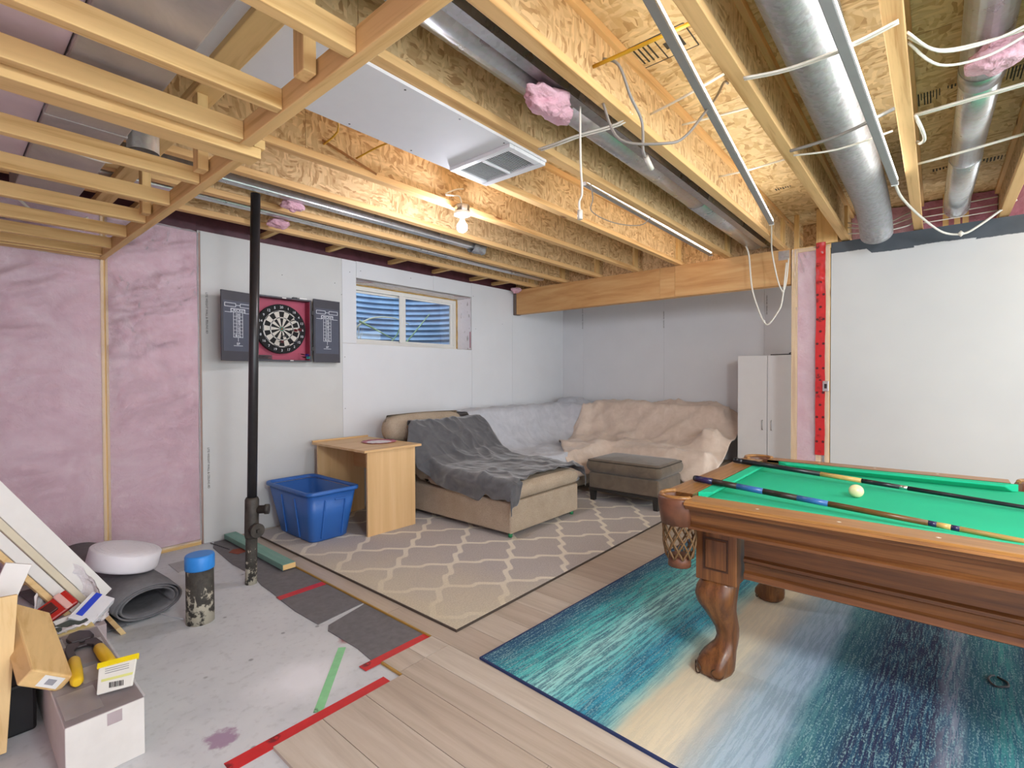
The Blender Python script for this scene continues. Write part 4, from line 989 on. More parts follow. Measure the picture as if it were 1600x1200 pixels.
def pocket(c, a0, a1, r):
    """collar around the open side from angle a0 to a1"""
    n = 20; inner, outer = [], []
    rings = []
    for i in range(n + 1):
        a = a0 + (a1 - a0) * i / n; d = Vector((math.cos(a), math.sin(a), 0)); cc = Vector((c[0], c[1], 0))
        rings.append([cc + d * (r - 0.006) + Vector((0, 0, 0.690)), cc + d * (r - 0.010) + Vector((0, 0, 0.795)), cc + d * (r - 0.004) + Vector((0, 0, 0.805)), cc + d * (r + 0.010) + Vector((0, 0, 0.805)), cc + d * (r + 0.016) + Vector((0, 0, 0.795)), cc + d * (r + 0.012) + Vector((0, 0, 0.755)), cc + d * (r + 0.002) + Vector((0, 0, 0.690))])
    p = MB().loft(rings).build('pocket', LEATHER, PT)
    top = [Vector((c[0] + (r + 0.002) * math.cos(a0 + (a1 - a0) * i / n), c[1] + (r + 0.002) * math.sin(a0 + (a1 - a0) * i / n), 0.8065)) for i in range(n + 1)]
    MB().tube(top, 0.009, 8).build('pocket_rim', OKL, p)
    net(c, r * 0.93, 0.692, 0.545, p)
for sx in (-1, 1):
    for sy in (-1, 1):
        a = math.atan2(sy, sx); pocket((TX + sx * 0.614, TY + sy * 1.178), a - 1.75, a + 1.75, 0.072)
    pocket((TX + sx * 0.625, TY), (0 if sx > 0 else math.pi) - 1.72, (0 if sx > 0 else math.pi) + 1.72, 0.07)

# cues and ball
def cue(butt, tip, segs, label):
    t = thing('pool_cue', label, 'cue', ((butt[0] + tip[0]) / 2, (butt[1] + tip[1]) / 2, 0.77), 'cues on the pool table')
    A = Vector(butt); B = Vector(tip)
    for f0, f1, m in segs:
        r0 = 0.0145 + (0.0065 - 0.0145) * f0; r1 = 0.0145 + (0.0065 - 0.0145) * f1
        MB().tube([A.lerp(B, f0), A.lerp(B, f1)], [r0, r1], 14).build('cue_section', m, t)
    MB().tube([A + (A - B).normalized() * 0.012, A], [0.012, 0.0145], 14).build('bumper', BLACK, t)
    MB().tube([B, B + (B - A).normalized() * 0.014], [0.0066, 0.0055], 12).build('cue_tip', plain('cue_tip_leather', '#4a6a8c', 0.8) if 'cue_tip_leather' not in bpy.data.materials else bpy.data.materials['cue_tip_leather'], t)
    return t
CB = plain('cue_blue', '#3668a8', 0.3, var=0.1); CP = plain('cue_purple', '#2b2450', 0.25); CK = plain('cue_wrap', '#2c221c', 0.45, var=0.2, vscale=80); CM = plain('cue_maple', '#d0a964', 0.3, var=0.06); CBR = plain('cue_brown', '#6b4a22', 0.35, var=0.1); CKB = plain('cue_black', '#20222a', 0.3); CS = metal('cue_joint', '#d4d4d0', 0.25)
def rayline(p, q, f): return tuple(Vector(p).lerp(Vector(q), f))
b1, e1 = (2.325, 0.852, 0.8205), (2.135, -0.600, 0.7735)
cue(b1, e1, [(0.0, 0.055, CP), (0.055, 0.13, CK), (0.13, 0.205, CB), (0.205, 0.295, CK), (0.295, 0.37, CB), (0.37, 0.575, CBR), (0.575, 0.59, CP), (0.59, 0.615, CM), (0.615, 0.63, CP), (0.63, 0.985, CM), (0.985, 1.0, WHITE)], 'blue and dark banded cue with pale shaft, nearer on the pool table')
b2, e2 = (2.975, 0.868, 0.8205), (2.715, -0.565, 0.7735)
cue(b2, e2, [(0.0, 0.03, CKB), (0.03, 0.30, CKB), (0.30, 0.42, CM), (0.42, 0.52, CKB), (0.52, 0.54, CS), (0.54, 0.985, CKB), (0.985, 1.0, WHITE)], 'black cue with pale inlay, farther on the pool table')
tag(MB().lathe([(0.0285 * math.sin(a) + 1e-4, 0.7948 - 0.0285 * math.cos(a)) for a in [i * math.pi / 16 for i in range(17)]], (2.625, 0.263, 0), 28).build('cue_ball', plain('ivory_ball', '#e8dfae', 0.15, var=0.02)), 'ivory cue ball on the green felt', 'ball')

# ================================================================== DESK, BIN, WARDROBE
def maple(name, axis):
    g = G(name); sc = {'z': (9, 9, 0.4), 'x': (0.4, 9, 9), 'y': (9, 0.4, 9)}[axis]
    n = g.noise(g.coord(sc, rand=3.0), 1.4, 5, 0.6, 0.3)
    return g.done(g.ramp(n, [(0.3, '#cfa875'), (0.55, '#dbb684'), (0.75, '#e3c395')]), 0.45)
MZ, MX = maple('maple_laminate_z', 'z'), maple('maple_laminate_x', 'x')
t = thing('small_desk', 'light maple laminate desk beside the blue tote', 'desk', (2.48, 3.84, 0.024))
ZF = 0.0245
box_obj('desk_top', MX, 2.205, 2.775, 3.42, 4.255, 0.70, 0.72, t, 0.002)
box_obj('side_panel', MZ, 2.24, 2.715, 3.435, 3.455, ZF, 0.6995, t, 0.001)
box_obj('side_panel', MZ, 2.24, 2.715, 4.215, 4.235, ZF, 0.6995, t, 0.001)
box_obj('modesty_panel', maple('maple_laminate_y', 'y'), 2.60, 2.618, 3.456, 4.214, 0.46, 0.6995, t, 0.001)
box_obj('back_ledge', MX, 2.205, 2.775, 4.240, 4.256, 0.7205, 0.735, t, 0.001)
t2 = thing('paper_plate', 'white paper plate with pink scalloped rim on the desk', 'plate', (2.60, 3.80, 0.7205))
ring = [[(2.60 + (r + (0.008 * math.cos(12 * a) if r > .1 else 0)) * math.cos(a), 3.80 + (r + (0.008 * math.cos(12 * a) if r > .1 else 0)) * math.sin(a), z) for a in [2 * math.pi * j / 72 for j in range(72)]] for r, z in ((0.11, 0.7209), (0.15, 0.728), (0.152, 0.7295), (0.11, 0.7225))]
MB().loft(ring, caps=False).build('rim', plain('pink_card', '#cf7f92', 0.6), t2)
MB().lathe([(0.110, 0.7208), (0.110, 0.7224)], (2.60, 3.80, 0), 48).build('plate_face', plain('white_card', '#ece6ea', 0.6), t2)

BLUE = plain('blue_polyethylene', '#2f66b3', 0.38, var=0.05, vscale=4)
t = thing('storage_tote', 'open blue plastic storage tote beside the desk', 'tote', (2.02, 3.9, 0.0245))
def rrect(x0, x1, y0, y1, r, z, n=6, notch=None):
    P = []
    for (cx_, cy_, a0) in ((x1 - r, y1 - r, 0), (x0 + r, y1 - r, 90), (x0 + r, y0 + r, 180), (x1 - r, y0 + r, 270)):
        for i in range(n + 1):
            a = math.radians(a0 + 90 * i / n); P.append((cx_ + r * math.cos(a), cy_ + r * math.sin(a), z))
    return P
bx0, bx1, by0, by1 = 1.868, 2.185, 3.625, 4.165
tx0, tx1, ty0, ty1 = 1.815, 2.225, 3.545, 4.275
L = lambda a, b, f: a + (b - a) * f
def wall_ring(f, inset=0.0): return rrect(L(bx0, tx0, f) + inset, L(bx1, tx1, f) - inset, L(by0, ty0, f) + inset, L(by1, ty1, f) - inset, 0.055, L(ZF, 0.415, f))
m = MB().loft([wall_ring(0, 0.012), wall_ring(0.03), wall_ring(0.5), wall_ring(0.97), wall_ring(0.97, 0.004), wall_ring(0.06, 0.006), wall_ring(0.05, 0.02)], caps=True)
m.build('tub', BLUE, t)
def rr(dx, z): return rrect(tx0 - dx, tx1 + dx, ty0 - dx, ty1 + dx, 0.06, z)
MB().loft([rr(-0.004, 0.408), rr(0.014, 0.404), rr(0.018, 0.412), rr(0.016, 0.432), rr(0.006, 0.436), rr(-0.004, 0.43), rr(-0.004, 0.408)], caps=False).build('rim', BLUE, t)
def rib_y(x, ysign, w):
    pts = []
    for f in (0.06, 0.86):
        y = L(by0, ty0, f) if ysign < 0 else L(by1, ty1, f); pts.append((x, y + ysign * 0.004, L(ZF, 0.415, f)))
    MB().bar(pts[0], pts[1], w, 0.012, (0, ysign, 0)).build('rib', BLUE, t, 0.004)
for x in (2.115, 1.945): rib_y(x, -1, 0.012)
MB().bar((2.025, ty0 + 0.008, 0.352), (2.115, ty0 + 0.008, 0.352), 0.014, 0.014).build('handle_lip', BLUE, t, 0.004)
for y in (3.80, 4.02):
    p0 = (L(bx0, tx0, 0.06) - 0.003, y, L(ZF, 0.415, 0.06)); p1 = (L(bx0, tx0, 0.86) - 0.003, y, L(ZF, 0.415, 0.86))
    MB().bar(p0, p1, 0.014, 0.012, (-1, 0, 0)).build('rib', BLUE, t, 0.004)

LAM = plain('white_melamine', '#dcdcdb', 0.4, var=0.01)
t = thing('wardrobe', 'tall white two-door cabinet behind the stub wall', 'cabinet', (6.0, 1.36, 0.0125))
box_obj('carcass', LAM, 5.768, 6.295, 1.065, 1.655, 0.0125, 1.52, t, 0.002)
d1 = box_obj('door', LAM, 5.75, 5.766, 1.3625, 1.655, 0.05, 1.518, t, 0.0015); d2 = box_obj('door', LAM, 5.75, 5.766, 1.065, 1.3575, 0.05, 1.518, t, 0.0015)
HND = metal('brushed_handle', '#b9b9b9', 0.35)
for y, d in ((1.405, d1), (1.318, d2)):
    MB().tube([(5.75, y, 0.73), (5.728, y, 0.73), (5.728, y, 0.83), (5.75, y, 0.83)], 0.005, 8).build('handle', HND, d)
t = thing('black_clamp', 'small black rod clamp lying on top of the white cabinet', 'clamp', (5.85, 1.2, 1.521))
MB().bar((5.80, 1.08, 1.527), (5.80, 1.34, 1.527), 0.012, 0.010).build('rod', BLACK, t)
MB().bar((5.80, 1.13, 1.532), (5.80, 1.13, 1.575), 0.012, 0.012, (1, 0, 0)).build('jaw', BLACK, t); MB().bar((5.80, 1.105, 1.56), (5.80, 1.165, 1.535), 0.010, 0.010).build('lever', BLACK, t)

# ================================================================== SOFA, CHAISE, OTTOMAN, BLANKETS
def knit(name, a, b, sc=260):
    g = G(name); v = g.coord(); vo = g.vor(v, sc); n = g.noise(v, 7, 4)
    col = g.mix(g.math('MULTIPLY', vo.outputs['Distance'], 0.7), g.ramp(n, [(0.3, a), (0.7, b)]), srgb('#6f6152'))
    g.bump(vo.outputs['Distance'], 0.5, 0.003)
    return g.done(col, 0.9)
KNIT = knit('beige_knit_fabric', '#bfad96', '#cfbea8')
def puff(x0, x1, y0, y1, z0, z1, r=0.05, bulge=0.02, n=10):
    """soft cushion: rounded box with bulged top"""
    rings = []
    for k in range(9):
        f = k / 8; z = z0 + (z1 - z0) * f; e = math.sqrt(max(0, 1 - (2 * f - 1) ** 2)); ins = (1 - e) * min(r, (z1 - z0) / 2)
        rings.append(rrect(x0 + ins, x1 - ins, y0 + ins, y1 - ins, r, z, 5))
    m = MB().loft(rings, caps=False)
    cx_, cy_ = (x0 + x1) / 2, (y0 + y1) / 2
    for ring, up in ((rings[-1], 1), (rings[0], -1)):
        prev = ring; R2 = [ring]
        for q in (0.75, 0.45, 0.15):
            R2.append([(cx_ + (p[0] - cx_) * q, cy_ + (p[1] - cy_) * q, p[2] + up * (bulge * (1 - q * q) if up > 0 else 0)) for p in ring])
        if up < 0: R2 = [list(reversed(r_)) for r_ in R2]
        m.loft(R2, caps=False); o = len(m.v) - len(ring); m.f.append(tuple(range(o, o + len(ring)))); m.smooth.append(True)
    return m
t = thing('chaise', 'beige woven chaise at the left end of the sectional', 'chaise', (3.41, 3.35, 0.0245))
box_obj('base', KNIT, 2.932, 3.888, 2.525, 4.22, 0.062, 0.312, t, 0.015)
puff(2.925, 3.895, 2.505, 3.55, 0.313, 0.452, 0.055, 0.018).build('seat_cushion', KNIT, t)
box_obj('back_frame', KNIT, 2.945, 3.875, 4.10, 4.22, 0.313, 0.80, t, 0.03)
def lean(m, y0, z0, ang):
    c, s_ = math.cos(ang), math.sin(ang)
    m.v = [(x, y0 + (y - y0) * c + (z - z0) * s_, z0 + (z - z0) * c - (y - y0) * s_) for x, y, z in m.v]; return m
lean(puff(2.93, 3.88, 3.50, 3.72, 0.36, 0.70, 0.07, 0.02), 3.55, 0.36, 0.50).build('back_cushion', KNIT, t)
lean(puff(2.785, 3.76, 3.87, 4.08, 0.66, 0.94, 0.085, 0.01), 3.95, 0.7, 0.10).build('pillow_cushion', KNIT, t)
GRN = plain('green_foot_cap', '#2f8f5a', 0.5)
for x, y in ((2.975, 2.57), (3.845, 2.57), (2.975, 4.17), (3.845, 4.17)):
    MB().lathe([(0.016, 0.0245), (0.018, 0.0615)], (x, y, 0), 14).build('foot', GRN, t)

# sectional body (mostly hidden under the throws)
t = thing('sectional_sofa', 'L-shaped sectional sofa hidden under grey and beige throws', 'sofa', (5.1, 3.4, 0.0125))
box_obj('seat_base', KNIT, 3.92, 5.24, 3.08, 4.24, 0.05, 0.30, t, 0.02)
box_obj('seat_base', KNIT, 5.26, 6.20, 1.84, 4.24, 0.05, 0.30, t, 0.02)
puff(3.92, 5.24, 3.06, 3.86, 0.301, 0.42, 0.05, 0.01).build('seat_cushion', KNIT, t)
puff(5.245, 5.84, 1.88, 3.86, 0.301, 0.42, 0.05, 0.01).build('seat_cushion', KNIT, t)
puff(3.92, 5.90, 4.00, 4.19, 0.301, 0.80, 0.08, 0.02).build('back_cushion', KNIT, t)
puff(5.98, 6.17, 1.90, 3.98, 0.301, 0.80, 0.08, 0.02).build('back_cushion', KNIT, t)

def relax(h, k, iters):
    z = h.copy()
    for _ in range(iters):
        p = np.pad(z, 1, mode='edge'); a = (p[:-2, 1:-1] + p[2:, 1:-1] + p[1:-1, :-2] + p[1:-1, 2:]) / 4
        z = np.maximum(h, a - k)
    return z
DX = 0.0165
gx = np.arange(3.905, 6.275, DX); gy = np.arange(1.70, 4.335, DX); XX, YY = np.meshgrid(gx, gy, indexing='ij')
H = np.full(XX.shape, 0.02)
def raise_(x0, x1, y0, y1, h): 
    m_ = (XX > x0) & (XX < x1) & (YY > y0) & (YY < y1); H[m_] = np.maximum(H[m_], h)
raise_(3.9, 6.21, 3.05, 4.25, 0.445); raise_(5.24, 6.21, 1.83, 4.25, 0.445)
raise_(3.9, 6.21, 3.98, 4.21, 0.90); raise_(5.96, 6.19, 1.87, 4.23, 0.895)
raise_(5.75, 6.2, 3.65, 4.25, 0.90); raise_(5.55, 6.21, 1.84, 1.98, 0.60); raise_(5.95, 6.2, 3.9, 4.2, 0.965); raise_(5.98, 6.17, 2.1, 2.5, 0.925)
Z0 = relax(H, 0.00045, 900)
def smooth(z, n):
    for _ in range(n):
        p = np.pad(z, 1, mode='edge'); z = (p[:-2, 1:-1] + p[2:, 1:-1] + p[1:-1, :-2] + p[1:-1, 2:] + 2 * z) / 6
    return z
Z0 = np.maximum(smooth(Z0, 4), H + 0.004)
def inpoly(px, py, poly):
    c = False; j = len(poly) - 1
    for i in range(len(poly)):
        xi, yi = poly[i]; xj, yj = poly[j]
        if (yi > py) != (yj > py) and px < (xj - xi) * (py - yi) / (yj - yi) + xi: c = not c
        j = i
    return c
def throw(name, mat, poly, z, fold, label, lift, zmin):
    nx, ny = z.shape; V = []; 
    for i in range(nx):
        for j in range(ny):
            V.append((gx[i], gy[j], max(z[i, j] + lift + fold(gx[i], gy[j], z[i, j]), 0.03)))
    keep = np.zeros((nx, ny), bool)
    for i in range(nx):
        for j in range(ny): keep[i, j] = inpoly(gx[i], gy[j], poly) and z[i, j] > zmin
    F = []
    for i in range(nx - 1):
        for j in range(ny - 1):
            if keep[i, j] and keep[i + 1, j] and keep[i, j + 1] and keep[i + 1, j + 1]: F.append((i * ny + j, (i + 1) * ny + j, (i + 1) * ny + j + 1, i * ny + j + 1))
    # pull boundary vertices onto a smoother outline
    from collections import defaultdict
    ec = defaultdict(int)
    for f in F:
        for a, b in zip(f, f[1:] + f[:1]): ec[(min(a, b), max(a, b))] += 1
    nb = defaultdict(list)
    for (a, b), c_ in ec.items():
        if c_ == 1: nb[a].append(b); nb[b].append(a)
    for _ in range(4):
        new = {}
        for a, l_ in nb.items():
            if len(l_) == 2: new[a] = tuple((V[a][q] * 2 + V[l_[0]][q] + V[l_[1]][q]) / 4 for q in range(3))
        for a, p in new.items(): V[a] = p
    m = MB(); m.add(V, F, True)
    return tag(m.build(name, mat, solid=0.008), label, 'blanket', 'throws over the sofa')
def plush(name, a, b, sheen=0.4):
    g = G(name); v = g.coord(); n = g.noise(v, 9, 5, 0.6, 0.8); f = g.noise(v, 300, 2)
    g.bump(g.math('ADD', n, g.math('MULTIPLY', f, 0.3)), 0.25, 0.01)
    return g.done(g.ramp(n, [(0.3, a), (0.7, b)]), 0.92, Sheen_Weight=sheen)
def ridged(x, y, s): return (1 - abs(fbm(x, y, s, 3))) ** 3
GREYB = plush('pale_grey_plush', '#b3b6be', '#c6c8cf', 0.2); BEIGEB = plush('beige_plush', '#cbb8a8', '#dccbbd', 0.25)
bp = [(6.30, 3.58), (5.95, 3.62), (5.65, 3.70), (5.40, 3.74), (5.12, 3.62), (4.78, 3.34), (4.42, 3.05), (4.36, 2.90), (5.0, 2.88), (5.10, 2.4), (5.05, 1.62), (6.30, 1.62)]
gp = [(3.86, 2.86), (4.50, 2.86), (4.60, 3.02), (4.95, 3.30), (5.25, 3.55), (5.5, 3.62), (6.30, 3.45), (6.30, 4.40), (3.86, 4.40)]
throw('grey_throw', GREYB, gp, Z0, lambda x, y, z: 0.026 * ridged(x * 1.9 + y * 1.2, y * 2.2 - x, 2.0) + 0.008 * fbm(x * 6, y * 6, 1.0), 'pale grey throw over the sofa back and corner', 0.004, 0.16)
def bfold(x, y, z):
    a = math.atan2(y - 3.75, x - 6.25); r = math.hypot(x - 6.2, y - 3.6)
    fan = 0.030 * math.sin(a * 19 + 1.5 * fbm(x * 2, y * 2, 3.0)) * min(1, r / 0.8) * (1 if z > 0.47 else 0.4)
    sw = 0.070 * ridged(x * 1.3 + y * 0.7, y * 0.9 - x * 1.6 + z * 1.8, 6.0)
    return fan + sw + 0.006 * fbm(x * 7, y * 7, 9.0)
throw('beige_throw', BEIGEB, bp, Z0, bfold, 'beige throw spread over the right part of the sofa', 0.014, 0.10)

# charcoal throw on the chaise
DARKB = plush('charcoal_plush', '#45464a', '#5c5d61', 0.5)
P_ = [(3.87, 0.80), (3.83, 0.848), (3.77, 0.852), (3.69, 0.785), (3.60, 0.685), (3.48, 0.565), (3.34, 0.50), (3.15, 0.485), (2.95, 0.482), (2.75, 0.478), (2.60, 0.472), (2.53, 0.462), (2.495, 0.435), (2.488, 0.37), (2.485, 0.30), (2.483, 0.24)]
arc = [0.0]
for i in range(1, len(P_)): arc.append(arc[-1] + math.hypot(P_[i][0] - P_[i - 1][0], P_[i][1] - P_[i - 1][1]))
def prof_at(t_):
    for i in range(1, len(P_)):
        if t_ <= arc[i]: f = (t_ - arc[i - 1]) / (arc[i] - arc[i - 1]); return (L(P_[i - 1][0], P_[i][0], f), L(P_[i - 1][1], P_[i][1], f))
    return P_[-1]
def interp(x, pts):
    for i in range(1, len(pts)):
        if x <= pts[i][0]: f = (x - pts[i - 1][0]) / (pts[i][0] - pts[i - 1][0]); f = f * f * (3 - 2 * f); return L(pts[i - 1][1], pts[i][1], f)
    return pts[-1][1]
XL, XR = 2.918, 3.90
tend = lambda u: interp(u, [(0, arc[14]), (0.10, arc[14] + 0.02), (0.2, arc[11] + 0.02), (0.45, arc[11] - 0.03), (0.8, arc[11] - 0.02), (0.93, arc[12]), (1.0, arc[13] + 0.03)])
sLf = lambda y: interp(-y, [(-3.99, 0.10), (-3.8, 0.02), (-3.62, -0.10), (-3.4, -0.16), (-3.1, -0.17), (-2.85, -0.20), (-2.76, -0.13), (-2.68, -0.16), (-2.52, -0.13), (-2.45, -0.05)])
sRf = lambda y: interp(-y, [(-3.99, -0.08), (-3.6, 0.0), (-3.2, 0.02), (-2.7, 0.05), (-2.52, 0.07)])
def fnb(u, w):
    t_ = w * tend(u); y, z = prof_at(t_)
    s0 = XL + sLf(y); s1 = XR + sRf(y); s = s0 + (s1 - s0) * u
    drop = 0.0; x = s
    if s < XL: drop = XL - s; x = XL - 0.012 * min(1, drop / 0.02)
    if s > XR: drop = s - XR; x = XR + 0.010 * min(1, drop / 0.02)
    back = max(0.0, min(1.0, (3.75 - y) / 0.3))
    if y > 3.45 and s < XL: x = s; drop *= 0.4
    f = 0.030 * ridged(s * 2.2 + t_ * 1.7, t_ * 1.0 - s * 1.4, 3.0) + 0.014 * ridged(s * 4.2 - t_ * 2.2, t_ * 1.6 + s * 1.2, 5.0) + 0.003 * fbm(s * 7, t_ * 7, 1.0)
    if drop > 0: x += (-1 if s < XL else 1) * (f * 0.9); f *= 0.3
    if y < 2.5: y -= f * 0.7
    return (x, y, z + 0.004 + f - drop)
tag(MB().grid(fnb, 110, 150).build('charcoal_throw', DARKB, solid=0.008), 'charcoal plush throw draped over the beige chaise', 'blanket', 'throws over the sofa')

# ottoman
MICRO = plush('brown_microfibre', '#5b5044', '#6f6252', 0.25)
t = thing('ottoman', 'brown padded ottoman with dark square legs', 'ottoman', (4.68, 2.35, 0.0245))
ox0, ox1, oy0, oy1 = 4.385, 4.985, 1.945, 2.765
box_obj('frame', MICRO, ox0 + 0.03, ox1 - 0.03, oy0 + 0.03, oy1 - 0.03, 0.155, 0.315, t, 0.015)
puff(ox0, ox1, oy0, oy1, 0.316, 0.455, 0.05, 0.022).build('cushion', MICRO, t)
pip = rrect(ox0 + 0.012, ox1 - 0.012, oy0 + 0.012, oy1 - 0.012, 0.05, 0.438, 6); MB().tube(pip + [pip[0]], 0.004, 6, caps=False).build('piping', plain('dark_piping', '#3f3830', 0.8), t)
DKW = plain('dark_stained_wood', '#2b2825', 0.5)
for x, y in ((ox0 + 0.065, oy0 + 0.065), (ox1 - 0.065, oy0 + 0.065), (ox0 + 0.065, oy1 - 0.065), (ox1 - 0.065, oy1 - 0.065)):
    z0_ = 0.0245
    MB().loft([[(x - a, y - a, z), (x + a, y - a, z), (x + a, y + a, z), (x - a, y + a, z)] for a, z in ((0.022, z0_), (0.030, 0.1545))], smooth=False).build('leg', DKW, t)
MB().box(ox0 + 0.03, ox1 - 0.03, oy0 + 0.03, oy0 + 0.055, 0.128, 0.1545).box(ox0 + 0.03, ox0 + 0.055, oy0 + 0.055, oy1 - 0.03, 0.128, 0.1545).build('rail', DKW, t)

# ================================================================== DARTBOARD CABINET
CAB = plain('charcoal_cabinet', '#3c3b44', 0.5, var=0.05); SLATE = plain('slate_scoreboard', '#474c5c', 0.45, var=0.05)
CABR = plain('red_cabinet_lining', '#a8455c', 0.6, var=0.06)
YC = 4.262
t = thing('dartboard_cabinet', 'open dark dartboard cabinet with two scoreboard doors', 'cabinet', (1.965, YW - 0.002, 1.44))
cx0, cx1, cz0, cz1 = 1.715, 2.215, 1.442, 1.992
box_obj('back_panel', CABR, cx0 + 0.014, cx1 - 0.014, YW - 0.012, YW - 0.002, cz0 + 0.014, cz1 - 0.014, t)
for nm, a in (('side', (cx0, cx0 + 0.013, cz0, cz1)), ('side', (cx1 - 0.013, cx1, cz0, cz1)), ('top_board', (cx0 + 0.013, cx1 - 0.013, cz1 - 0.013, cz1)), ('bottom_board', (cx0 + 0.013, cx1 - 0.013, cz0, cz0 + 0.013))):
    box_obj(nm, CAB, a[0], a[1], YC, YW - 0.002, a[2], a[3], t, 0.001)
box_obj('lining', CABR, cx1 - 0.016, cx1 - 0.0132, YC + 0.004, YW - 0.014, cz0 + 0.014, cz1 - 0.014, t)
for i in range(3):
    box_obj('dart_holder', DARK, 1.735, 1.875, 4.28, 4.33, 1.458 + i * 0.013, 1.466 + i * 0.013, t, 0.001)
for z in (1.56, 1.88): box_obj('hinge', BLACK, cx1 + 0.001, cx1 + 0.022, YC - 0.004, YC + 0.02, z - 0.018, z + 0.018, t, 0.002)
MB().box(1.955, 1.99, YC - 0.002, YC + 0.004, 1.981, 1.989).build('magnet_catch', WHITE, t, 0.001); MB().box(2.02, 2.05, YC - 0.002, YC + 0.004, 1.447, 1.453).build('magnet_catch', WHITE, t, 0.001)
def door(name, A, B, z0, z1, label_side):
    """slab from hinge A to free edge B seen from -y; carries the chalk scoreboard"""
    A = Vector((A[0], A[1], 0)); B = Vector((B[0], B[1], 0)); d = (B - A).normalized()
    n = Vector((d.y, -d.x, 0));  n = n if n.y < 0 else -n
    w = (B - A).length; ctr = (A + B) / 2
    o = MB().bar(A + Vector((0, 0, (z0 + z1) / 2)), B + Vector((0, 0, (z0 + z1) / 2)), 0.012, z1 - z0).build(name, CAB, t, 0.0015)
    R_ = d if d.x > 0 else -d
    f = ctr + n * 0.0066; zc = lambda q: z0 + (z1 - z0) * q
    MB().bar(f - R_ * w * 0.44 + Vector((0, 0, zc(0.5))), f + R_ * w * 0.44 + Vector((0, 0, zc(0.5))), 0.0012, (z1 - z0) * 0.72).build('slate', SLATE, o)
    f = f + n * 0.001
    def ln(x0, q0, x1, q1, th=0.0035):
        MB().bar(f + R_ * (x0 * w) + Vector((0, 0, zc(q0))), f + R_ * (x1 * w) + Vector((0, 0, zc(q1))), 0.0006, th, (0, 0, 1) if abs(x1 - x0) > 1e-6 else tuple(R_)).build('chalk_line', PRINT_WHITE, o)
    for sx in (-1, 1):
        a, b = (0.07, 0.40) if sx > 0 else (-0.40, -0.07)
        ln(a, 0.825, b, 0.825); ln(a, 0.775, b, 0.775); ln(a, 0.775, a, 0.825); ln(b, 0.775, b, 0.825)
    ln(-0.07, 0.80, 0.07, 0.80)
    def tx(s, q, size): text_obj('score_text', s, size, PRINT_WHITE, f + n * 0.0004 + Vector((0, 0, zc(q))), R_, (0, 0, 1), o)
    tx('CRICKET', 0.725, 0.030); ln(-0.22, 0.75, 0.22, 0.75, 0.003); ln(-0.22, 0.70, 0.22, 0.70, 0.003); ln(-0.22, 0.70, -0.22, 0.75, 0.003); ln(0.22, 0.70, 0.22, 0.75, 0.003)
    ln(-0.40, 0.695, -0.2, 0.695, 0.003); ln(0.2, 0.695, 0.40, 0.695, 0.003)
    for k, s in enumerate(('20', '19', '18', '17', '16', '15')):
        q = 0.665 - k * 0.050; tx(s, q, 0.027); ln(-0.14, q - 0.025, 0.14, q - 0.025, 0.0022)
    tx('BULL', 0.362, 0.022); ln(-0.15, 0.34, 0.15, 0.34, 0.003); ln(-0.14, 0.34, -0.14, 0.70, 0.003); ln(0.14, 0.34, 0.14, 0.70, 0.003)
    ln(-0.06, 0.34, -0.06, 0.69, 0.002); ln(0.06, 0.34, 0.06, 0.69, 0.002); ln(0.0, 0.28, 0.0, 0.335, 0.003)
    tx('EP', 0.245, 0.026); ln(-0.14, 0.218, 0.14, 0.218, 0.003)
    return o
door('door', (1.712, 4.250), (1.450, 4.195), 1.435, 1.985, 'left'); door('door', (2.238, 4.272), (2.505, 4.285), 1.44, 2.012, 'right')
# the board itself
BC = Vector((1.966, 4.300, 1.722)); BR = 0.213
t = thing('dartboard', 'round black and white dartboard inside the open cabinet', 'dartboard', (BC.x, BC.y + 0.02, BC.z - BR))
RING = plain('dartboard_black', '#141416', 0.85, var=0.1); SISAL = plain('sisal_cream', '#cfcac0', 0.9, var=0.08, vscale=80); WIRE = metal('wire', '#c9ccd0', 0.3); DRED = plain('dart_red', '#a5283a', 0.8); DGRN = plain('dart_green', '#1d7a5a', 0.8)
MB().lathe([(BR - 0.004, 0.03), (BR, 0.026), (BR, 0.002), (BR - 0.003, 0.0)], (BC.x, BC.y, BC.z), 64, 'y').build('body', RING, t)
def wedge(r0, r1, a0, a1, mat, dy=-0.0008):
    n = 5; pts = []
    for r, rev in ((r0, False), (r1, True)):
        A_ = [a0 + (a1 - a0) * i / n for i in range(n + 1)]
        if rev: A_ = A_[::-1]
        pts += [(BC.x + r * math.cos(a), BC.y + dy, BC.z + r * math.sin(a)) for a in A_]
    return MB().extrude(pts, (0, -0.0007, 0)).build('segment', mat, t)
for k in range(20):
    a = math.pi / 2 - k * math.pi / 10; a0, a1 = a - math.pi / 20, a + math.pi / 20
    blk = (k % 2 == 0)
    wedge(0.016, 0.093, a0, a1, RING if blk else SISAL); wedge(0.101, 0.150, a0, a1, RING if blk else SISAL)
    wedge(0.0932, 0.1008, a0, a1, SISAL if blk else RING); wedge(0.1502, 0.158, a0, a1, SISAL if blk else RING)
for r in (0.0931, 0.1009, 0.1501, 0.1582): MB().tube([(BC.x + r * math.cos(a), BC.y - 0.0022, BC.z + r * math.sin(a)) for a in [2 * math.pi * i / 64 for i in range(65)]], 0.0011, 5, caps=False).build('wire_ring', WIRE, t)
MB().lathe([(0.0155, -0.0022), (0.0155, 0.0)], (BC.x, BC.y, BC.z), 20, 'y').build('outer_bull', DGRN, t); MB().lathe([(0.007, -0.003), (0.007, -0.0022)], (BC.x, BC.y, BC.z), 16, 'y').build('bullseye', DRED, t)
